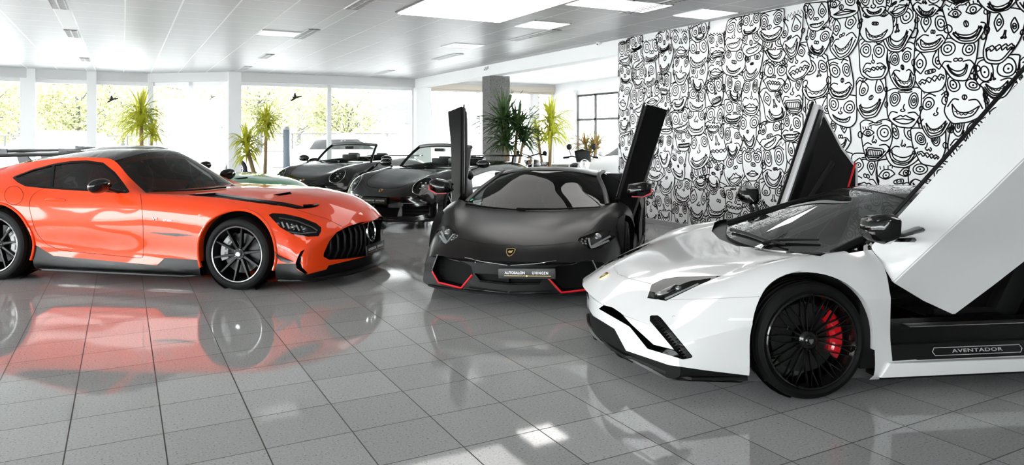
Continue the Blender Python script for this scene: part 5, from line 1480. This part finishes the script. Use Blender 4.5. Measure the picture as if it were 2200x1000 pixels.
# ---------------------------------------------------------------- planter box, post, wall stickers
t = thing('planter_box', 'low beige box behind the yellow green yucca', 'box', gp(1182, 18.6), -YAW)
g = MB(); g.box(-.55, .55, .3, .65, 0, .66); g.build('box_body', mat('beige box', .35, .6), t, bevel=.01); g = MB(); g.box(-.57, .57, .28, .67, .66, .69); g.build('lid', mat('beige lid', .45, .5), t)
d = 17.0; t = thing('display_post', 'slim blue grey post standing by the windows behind the open cars', 'post', gp(616, d), -YAW)
g = MB(); g.box(-.075, .075, -.05, .05, 0, zz(279, d)); g.build('post_body', mat('blue grey metal', (.20, .24, .30), .4), t, bevel=.01)
g = MB(); g.lathe([(.078, 0), (.078, .02), (.05, .07), (0, .085)], 20, Matrix.Translation((0, 0, zz(279, d)))); g.build('post_cap', mat('pale cap', .55, .4), t)
g = MB(); g.box(-.13, .13, -.1, .1, 0, .02); g.build('post_foot', STEEL, t)
bird = [(-.13, .05), (-.05, .035), (-.03, .13), (.0, .15), (.02, .05), (.14, .075), (.15, .04), (.03, 0), (-.01, -.03), (-.10, -.09), (-.13, -.07), (-.05, -.0)]
for (x, y, k, fa, lb) in ((635, 211, 1.0, 2, 'black bird sticker on the window glass beside the corner pillar'), (241, 215, .85, 1, 'black bird sticker on the window glass above the orange coupe'), (456, 210, .6, 2, 'faint bird sticker on the narrow pane')):
    a, b = (FP[3], FP[4]) if x > 510 else (FP[1], FP[2]) if x < 320 else (FP[2], FP[3])
    n = V((-(b - a).y, (b - a).x, 0)).normalized(); D = ray(x, y); tt = ((a - n * .01) - CAM).dot(n) / D.dot(n); P = CAM + D * tt
    M = frame(P, (b - a), -n); g = MB(); g.prism([(u * 1.15 * k, v * k, 0) for u, v in bird], (0, 0, .001), M)
    o = g.build('bird_decal', mat('black vinyl' if k > .7 else 'grey vinyl', .015 if k > .7 else .25, .6), None, smooth=0); tag(o, lb, 'sticker', 'bird stickers on the glass')
# ---------------------------------------------------------------- motorcycles
def moto(label, p, rz, kind):
    t = thing('motorcycle', label, 'motorcycle', p, rz, 'motorcycles by the annex windows')
    for x, R in ((.70, .30), (-.68, .31)):
        M = Matrix.Translation((x, 0, R)) @ Matrix.Rotation(PI / 2, 4, 'X')
        g = MB(); g.lathe([(R - .06, -.04), (R - .01, -.055), (R, 0), (R - .01, .055), (R - .06, .04)], 40, M, close=True); w_ = g.build('wheel', RUB, t)
        g = MB(); g.lathe([(R - .075, -.03), (R - .06, -.035), (R - .06, .035), (R - .075, .03)], 40, M, close=True)
        for k in range(10): a = 2 * PI * k / 10; g.tube([M @ V((0, 0, .0)), M @ V(((R - .07) * math.cos(a), (R - .07) * math.sin(a), 0))], .007, 6)
        g.lathe([(0, -.05), (.04, -.05), (.04, .05), (0, .05)], 16, M); g.build('rim', STEEL, w_)
    wh = WFR if kind == 'white' else STEEL
    g = MB()
    for s in (1, -1): g.tube([(.70, s * .075, .30), (.56, s * .075, .64), (.44, s * .07, .92)], [.028, .026, .022], 8)
    g.build('front_fork', wh, t)
    g = MB(); g.lathe([(.31, -.06), (.335, -.05), (.345, 0), (.335, .05), (.31, .06)], 24, Matrix.Translation((.70, 0, .30)) @ Matrix.Rotation(PI / 2, 4, 'X'), .5, 2.3); g.build('mudguard', wh if kind == 'white' else SBLK, t)
    g = MB(); g.tube([(.38, -.36, .99), (.42, -.2, 1.02), (.44, 0, .96), (.42, .2, 1.02), (.38, .36, .99)], .014, 8); g.build('handlebar', SBLK, t)
    for s in (1, -1):
        g = MB(); g.tube([(.38, s * .26, 1.0), (.37, s * .38, .985)], .02, 8); g.build('grip', RUB, t)
        g = MB(); g.tube([(.40, s * .22, 1.02), (.42, s * .27, 1.16)], .006, 6); q = V((.42, s * .27, 1.21)) if kind == 'white' else V((.40, s * .34, 1.03)); g.ball(q, .06, 14, 10, (.35, 1, 1)); g.build('mirror', SBLK, t)
    M = Matrix.Translation((.56, 0, .86)) @ Matrix.Rotation(PI / 2, 4, 'Y')
    g = MB(); g.lathe([(0, -.12), (.06, -.10), (.10, -.03), (.105, .02), (.10, .03)], 28, M); hl = g.build('headlight', SBLK if kind != 'white' else wh, t)
    g = MB(); g.lathe([(0, .03), (.06, .025), (.094, .02), (.098, .033), (.104, .034), (.106, .02)], 28, M); g.build('headlight_reflector', CHROME, hl)
    if kind == 'white':
        g = MB(); g.prism([(.56, -.16, .90), (.60, 0, .92), (.56, .16, .90), (.46, .17, 1.12), (.49, 0, 1.16), (.46, -.17, 1.12)], (-.02, 0, .01)); g.build('wind_shield', SBLK, t, bevel=.01)
        g = MB(); g.prism([(.50, -.12, .86), (.62, -.12, .50), (.30, -.12, .36), (-.2, -.12, .36), (-.2, -.12, .42), (.28, -.12, .46)], (0, .24, 0)); g.build('leg_shield', wh, t, bevel=.03)
    g = MB(); g.ball((.10, 0, .74), .2, 20, 14, (1.45, .75, .68)); g.build('fuel_tank', SBLK, t)
    g = MB(); g.box(-.78, -.12, -.13, .13, .70, .80); g.build('seat', CABIN, t, bevel=.04)
    g = MB(); g.box(-.15, .32, -.17, .17, .28, .58); g.tube([(.2, .2, .42), (-.1, .22, .24), (-.75, .22, .30)], .045, 10); g.build('engine', mat('engine metal', .10, .4, metal=.6), t, bevel=.03)
    g = MB(); g.tube([(.44, 0, .9), (.30, 0, .34), (-.2, 0, .30), (-.68, 0, .31)], .03, 8); g.tube([(.42, 0, .86), (-.1, 0, .68), (-.75, 0, .68)], .022, 8); g.build('bike_frame', SBLK, t)
    g = MB(); g.box(-.90, -.80, -.08, .08, .62, .74); g.build('tail_light', mat('tail lamp red', (.35, .02, .03), .2), t, bevel=.015)
    g = MB(); g.tube([(0, .16, .3), (-.06, .28, .02)], .012, 6); g.build('side_stand', SBLK, t)
    return t
hd = math.atan2(-RT[1] * -.1 - FW[1], -FW[0])
moto('black motorcycle with round chrome headlight below the yellow green yucca', gp(1150, 17.3), math.atan2(-.3 * RT[1] - .95 * FW[1], -.3 * RT[0] - .95 * FW[0]), 'black')
moto('motorcycle with white headlight, white fork and dark flyscreen', gp(1234, 15.2), hd + .25, 'white')
# ---------------------------------------------------------------- plain cars parked out of focus
def plain_car(label, p, rz, paint, h=1.45, group=None, hatch=False):
    t = thing('parked_car', label, 'car', p, rz, group)
    R = []; u = lambda x: [(x, .5, .2), (x, 0, .2)]
    def r(x, *q): R.append([(x, y, z) for y, z in q] + u(x))
    R.append([(-2.15, 0, z) for z in (.95, .9, .85, .8, .7, .6, .4, .2)])
    bz = 1.32 if hatch else .98
    r(-2.1, (0, bz), (.45, bz - .02), (.62, bz - .10), (.75, .9), (.82, .7), (.8, .3))
    r(-1.6, (0, h - (.05 if hatch else .22)), (.5, h - (.08 if hatch else .25)), (.62, h - (.15 if hatch else .3)), (.80, .93), (.88, .7), (.86, .25))
    r(-.7, (0, h), (.5, h - .03), (.62, h - .10), (.82, .93), (.89, .7), (.87, .25)); r(.2, (0, h - .03), (.5, h - .06), (.61, h - .13), (.82, .93), (.89, .7), (.87, .25))
    r(1.05, (0, .98), (.5, .965), (.70, .945), (.82, .91), (.89, .68), (.87, .25)); r(1.8, (0, .84), (.45, .83), (.65, .80), (.78, .74), (.84, .6), (.83, .25)); r(2.1, (0, .62), (.4, .62), (.6, .6), (.72, .55), (.76, .42), (.75, .25))
    R.append([(2.14, 0, z) for z in (.62, .6, .57, .52, .45, .36, .28, .2)])
    bm = loft(R, 4, 4); GL_ = mat('parked car glass', .055, .3)
    arches(bm, [(1.3, .32, .36), (-1.3, .32, .36)], .06, .6)
    b = take(bm, by_cell(bm, (4,), (0, 1))); mesh_obj('windscreen', b, GL_, t)
    for s in (1, -1):
        b = take(bm, cut(bm, [(-1.5, .97), (.75, .97), (.15, h - .17), (-1.3, h - .19)], Ortho('y', s), lambda c: c.y * s > .4)); mesh_obj('side_window', b, GL_, t)
        for x in (1.3, -1.3):
            arch_liner(t, x, s * .86, .35, .3); wheel(t, 'wheel', x, s * .87, .32, .22, .2, 'five', STEEL, None, None, detail=False)
        g = MB(); g.ball((.85, s * .95, 1.0), .09, 12, 8, (.6, 1, .7)); g.build('door_mirror', paint, t)
        g = MB(); g.ball((1.98, s * .58, .62), .1, 12, 8, (.5, 1.3, .7)); g.build('headlight', LAMP, t)
    mesh_obj('body', bm, paint, t, smooth=50)
    return t
WP = mat('white car paint', .75, .25, coat=.5); SP = mat('silver car paint', .45, .3, coat=.5)
plain_car('white car showing its bonnet beside the left edge of the mural', gp(1405, 17.4), math.atan2(-.75 * RT[1] - .66 * FW[1], -.75 * RT[0] - .66 * FW[0]), WP)
OG = 'cars parked outside the windows'
plain_car('white parked hatchback outside, above the tail of the orange coupe', gp(95, 23.5), -YAW + 3.0, WP, 1.6, OG, True)
plain_car('pale parked car outside, second bay from the left', gp(440, 25), -YAW + .1, SP, 1.45, OG)
plain_car('white parked car outside behind the nearer open car window post', gp(760, 26), -YAW + .2, WP, 1.5, OG)
plain_car('white parked car outside beside the corner pillar', gp(935, 30), -YAW + .15, WP, 1.55, OG, True)
# ---------------------------------------------------------------- outdoors
g = MB(); g.box(-60, 70, 24.5, 90, -.14, -.02); g.box(-60, -9, -30, 24.5, -.14, -.02); g.box(13.2, 70, -30, 24.5, -.14, -.02); struct(g.build('ground_outside', mat('pale paving', .60, .9), smooth=0))
def fence(label, pts, h, n):
    t = thing('wire_fence', label, 'fence', (0, 0, 0), 0, 'fences across the street'); a, b = pts
    GF = mat('fence grey', .03, .7)
    for k in range(n + 1):
        p = a.lerp(b, k / n); g = MB(); g.tube([p, p + V((0, 0, h))], .04, 6); g.build('fence_post', GF, t)
    g = MB()
    for z in (h, h * .5, .1): g.tube([a + V((0, 0, z)), b + V((0, 0, z))], .028, 6)
    g.build('rail', GF, t)
    g = MB(); L = (b - a).length; m = int(L / .28); dr = (b - a).normalized()
    for k in range(m):
        for e in (0, 1): g.tube([a + dr * (k * .28 + e * .28) + V((0, 0, .1)), a + dr * (k * .28 + (1 - e) * .28) + V((0, 0, h))], .006, 3, cap=False)
    g.build('wire_mesh', GF, t)
fence('long wire fence outside behind the parked cars, left windows', (gp(-60, 30), gp(395, 33)), 1.45, 7)
fence('wire fence outside to the right of the grey post', (gp(560, 31), gp(900, 31)), 1.55, 5)
def tree(label, p, h, seed, lm):
    rn = random.Random(seed); t = thing('street_tree', label, 'tree', p, 0, 'trees across the street')
    g = MB(); g.tube([(0, 0, 0), (.1, .05, h * .3), (0, 0, h * .62)], [.16, .12, .07], 8)
    tips = []
    for k in range(14):
        a = rn.uniform(0, 6.28); z = h * rn.uniform(.12, .55); q = V((math.cos(a), math.sin(a), rn.uniform(.4, 1.2))) * h * rn.uniform(.16, .3) + V((0, 0, z)); tips.append(q); g.tube([(0, 0, z), q * .6 + V((0, 0, z)) * .4 + V((0, 0, .1)), q], [.05, .03, .015], 5)
    g.build('trunk', mat('bare bark', .05, .9), t)
    g = MB()
    for k in range(3600):
        c = rn.choice(tips) + V((rn.gauss(0, 1), rn.gauss(0, 1), rn.gauss(0, .9))) * h * .12; s = rn.uniform(.05, .12); u = V((rn.gauss(0, 1), rn.gauss(0, 1), rn.gauss(0, 1))).normalized(); v = u.orthogonal().normalized()
        g.add([c + u * s, c + v * s * .6, c - u * s, c - v * s * .6], [(0, 1, 2, 3)])
    mesh_obj('foliage', g.bm(weld=0, recalc=False), lm, t, smooth=0)
SPR = leaf_mat('spring leaves', (.10, .12, .045), (.23, .22, .10)); DEEP = leaf_mat('mid green leaves', (.05, .085, .035), (.14, .17, .07))
for k, (x, dd, h, lm, lb) in enumerate(((-40, 35, 5.4, SPR, 'spring green tree outside at the far left window'), (40, 44, 6.2, SPR, 'yellow tinged tree outside beside the left column'), (105, 54, 7.6, DEEP, 'tree outside in the first full pane'), (165, 36, 5.6, SPR, 'loose leafed tree outside left of the first mullion'), (262, 46, 6.6, SPR, 'tree outside behind the bird sticker of the left pane'), (345, 36, 5.0, SPR, 'pale tree outside right of the sunlit yucca'), (470, 46, 6, SPR, 'distant pale tree outside in the narrow pane'), (555, 35, 5.8, SPR, 'yellow green tree outside behind the thin stemmed yucca'), (640, 44, 7.0, SPR, 'tall tree outside behind the grey post'), (745, 34, 5.0, SPR, 'slim tree outside right of the pale mullion'), (690, 56, 8.5, DEEP, 'far tree outside rising behind the gabled shed'))): tree(lb, gp(x, dd), h, 20 + k, lm)
def house(label, p, rz, w_, dp, h, rf, wall, roofc, nw):
    t = thing('house', label, 'building', p, rz, 'buildings across the street')
    g = MB(); g.box(-w_ / 2, w_ / 2, 0, dp, 0, h); g.build('wall', wall, t, smooth=0)
    g = MB(); g.prism([(-w_ / 2 - .4, -.4, h), (w_ / 2 + .4, -.4, h), (0, -.4, h + rf)], (0, dp + .8, 0)); g.build('roof', roofc, t, smooth=0)
    for k in range(nw):
        x = -w_ / 2 + w_ * (k + .5) / nw
        g = MB(); g.box(x - .5, x + .5, -.05, 0, h * .45, h * .8); f = g.build('house_window', WFR, t, smooth=0); g = MB(); g.box(x - .42, x + .42, -.07, -.05, h * .48, h * .77); g.build('window_glass', mat('far glass', .12, .1), f, smooth=0)
PW = mat('pale render', .18, .9); BW = mat('brick tone render', (.15, .115, .10), .9)
house('white gabled shed outside left of the corner pillar', gp(885, 50), -YAW + .5, 10, 8, 2.3, 1.9, PW, mat('grey roofing', .05, .8), 3)
house('brownish apartment house outside behind the first mullion', gp(205, 66), -YAW, 9, 8, 6.2, 1.2, BW, mat('grey roofing', .05, .8), 3)
house('pale house outside in the narrow pane', gp(455, 78), -YAW, 10, 8, 4, 1.5, PW, mat('red roofing', (.10, .045, .035), .8), 4)
house('white block outside behind the nearer open car', gp(770, 104), -YAW, 16, 8, 5, .6, PW, mat('grey roofing', .05, .8), 5)
# ---------------------------------------------------------------- camera, sky and sun
cam = bpy.data.cameras.new('camera'); co = bpy.data.objects.new('camera', cam); COL.objects.link(co)
co.location = CAM; co.rotation_euler = (PI / 2, 0, -YAW); cam.sensor_width = 36; cam.lens = FPX / 2200 * 36; cam.shift_y = -(500 - HZ) / 2200; SC.camera = co
cam.clip_start = .05; cam.clip_end = 400
w = bpy.data.worlds.new('sky'); SC.world = w; w.use_nodes = True
bg = w.node_tree.nodes['Background']; bg.inputs[0].default_value = (.96, .98, 1.0, 1); bg.inputs[1].default_value = 11.0
sd = bpy.data.lights.new('sun', 'SUN'); sd.energy = 5.0; sd.angle = math.radians(3); so = bpy.data.objects.new('sun', sd); COL.objects.link(so)
so.rotation_euler = (math.radians(38), math.radians(-12), math.radians(-20)); so.location = (0, 0, 12)
SC.view_settings.view_transform = 'Standard'; SC.view_settings.look = 'None'; SC.view_settings.gamma = 1; SC.view_settings.exposure = 0.62
SC.cycles.max_bounces = 9; SC.cycles.diffuse_bounces = 4; SC.cycles.glossy_bounces = 5; SC.cycles.transparent_max_bounces = 14; SC.cycles.transmission_bounces = 4
SC.cycles.caustics_reflective = False; SC.cycles.caustics_refractive = False; SC.cycles.use_denoising = True
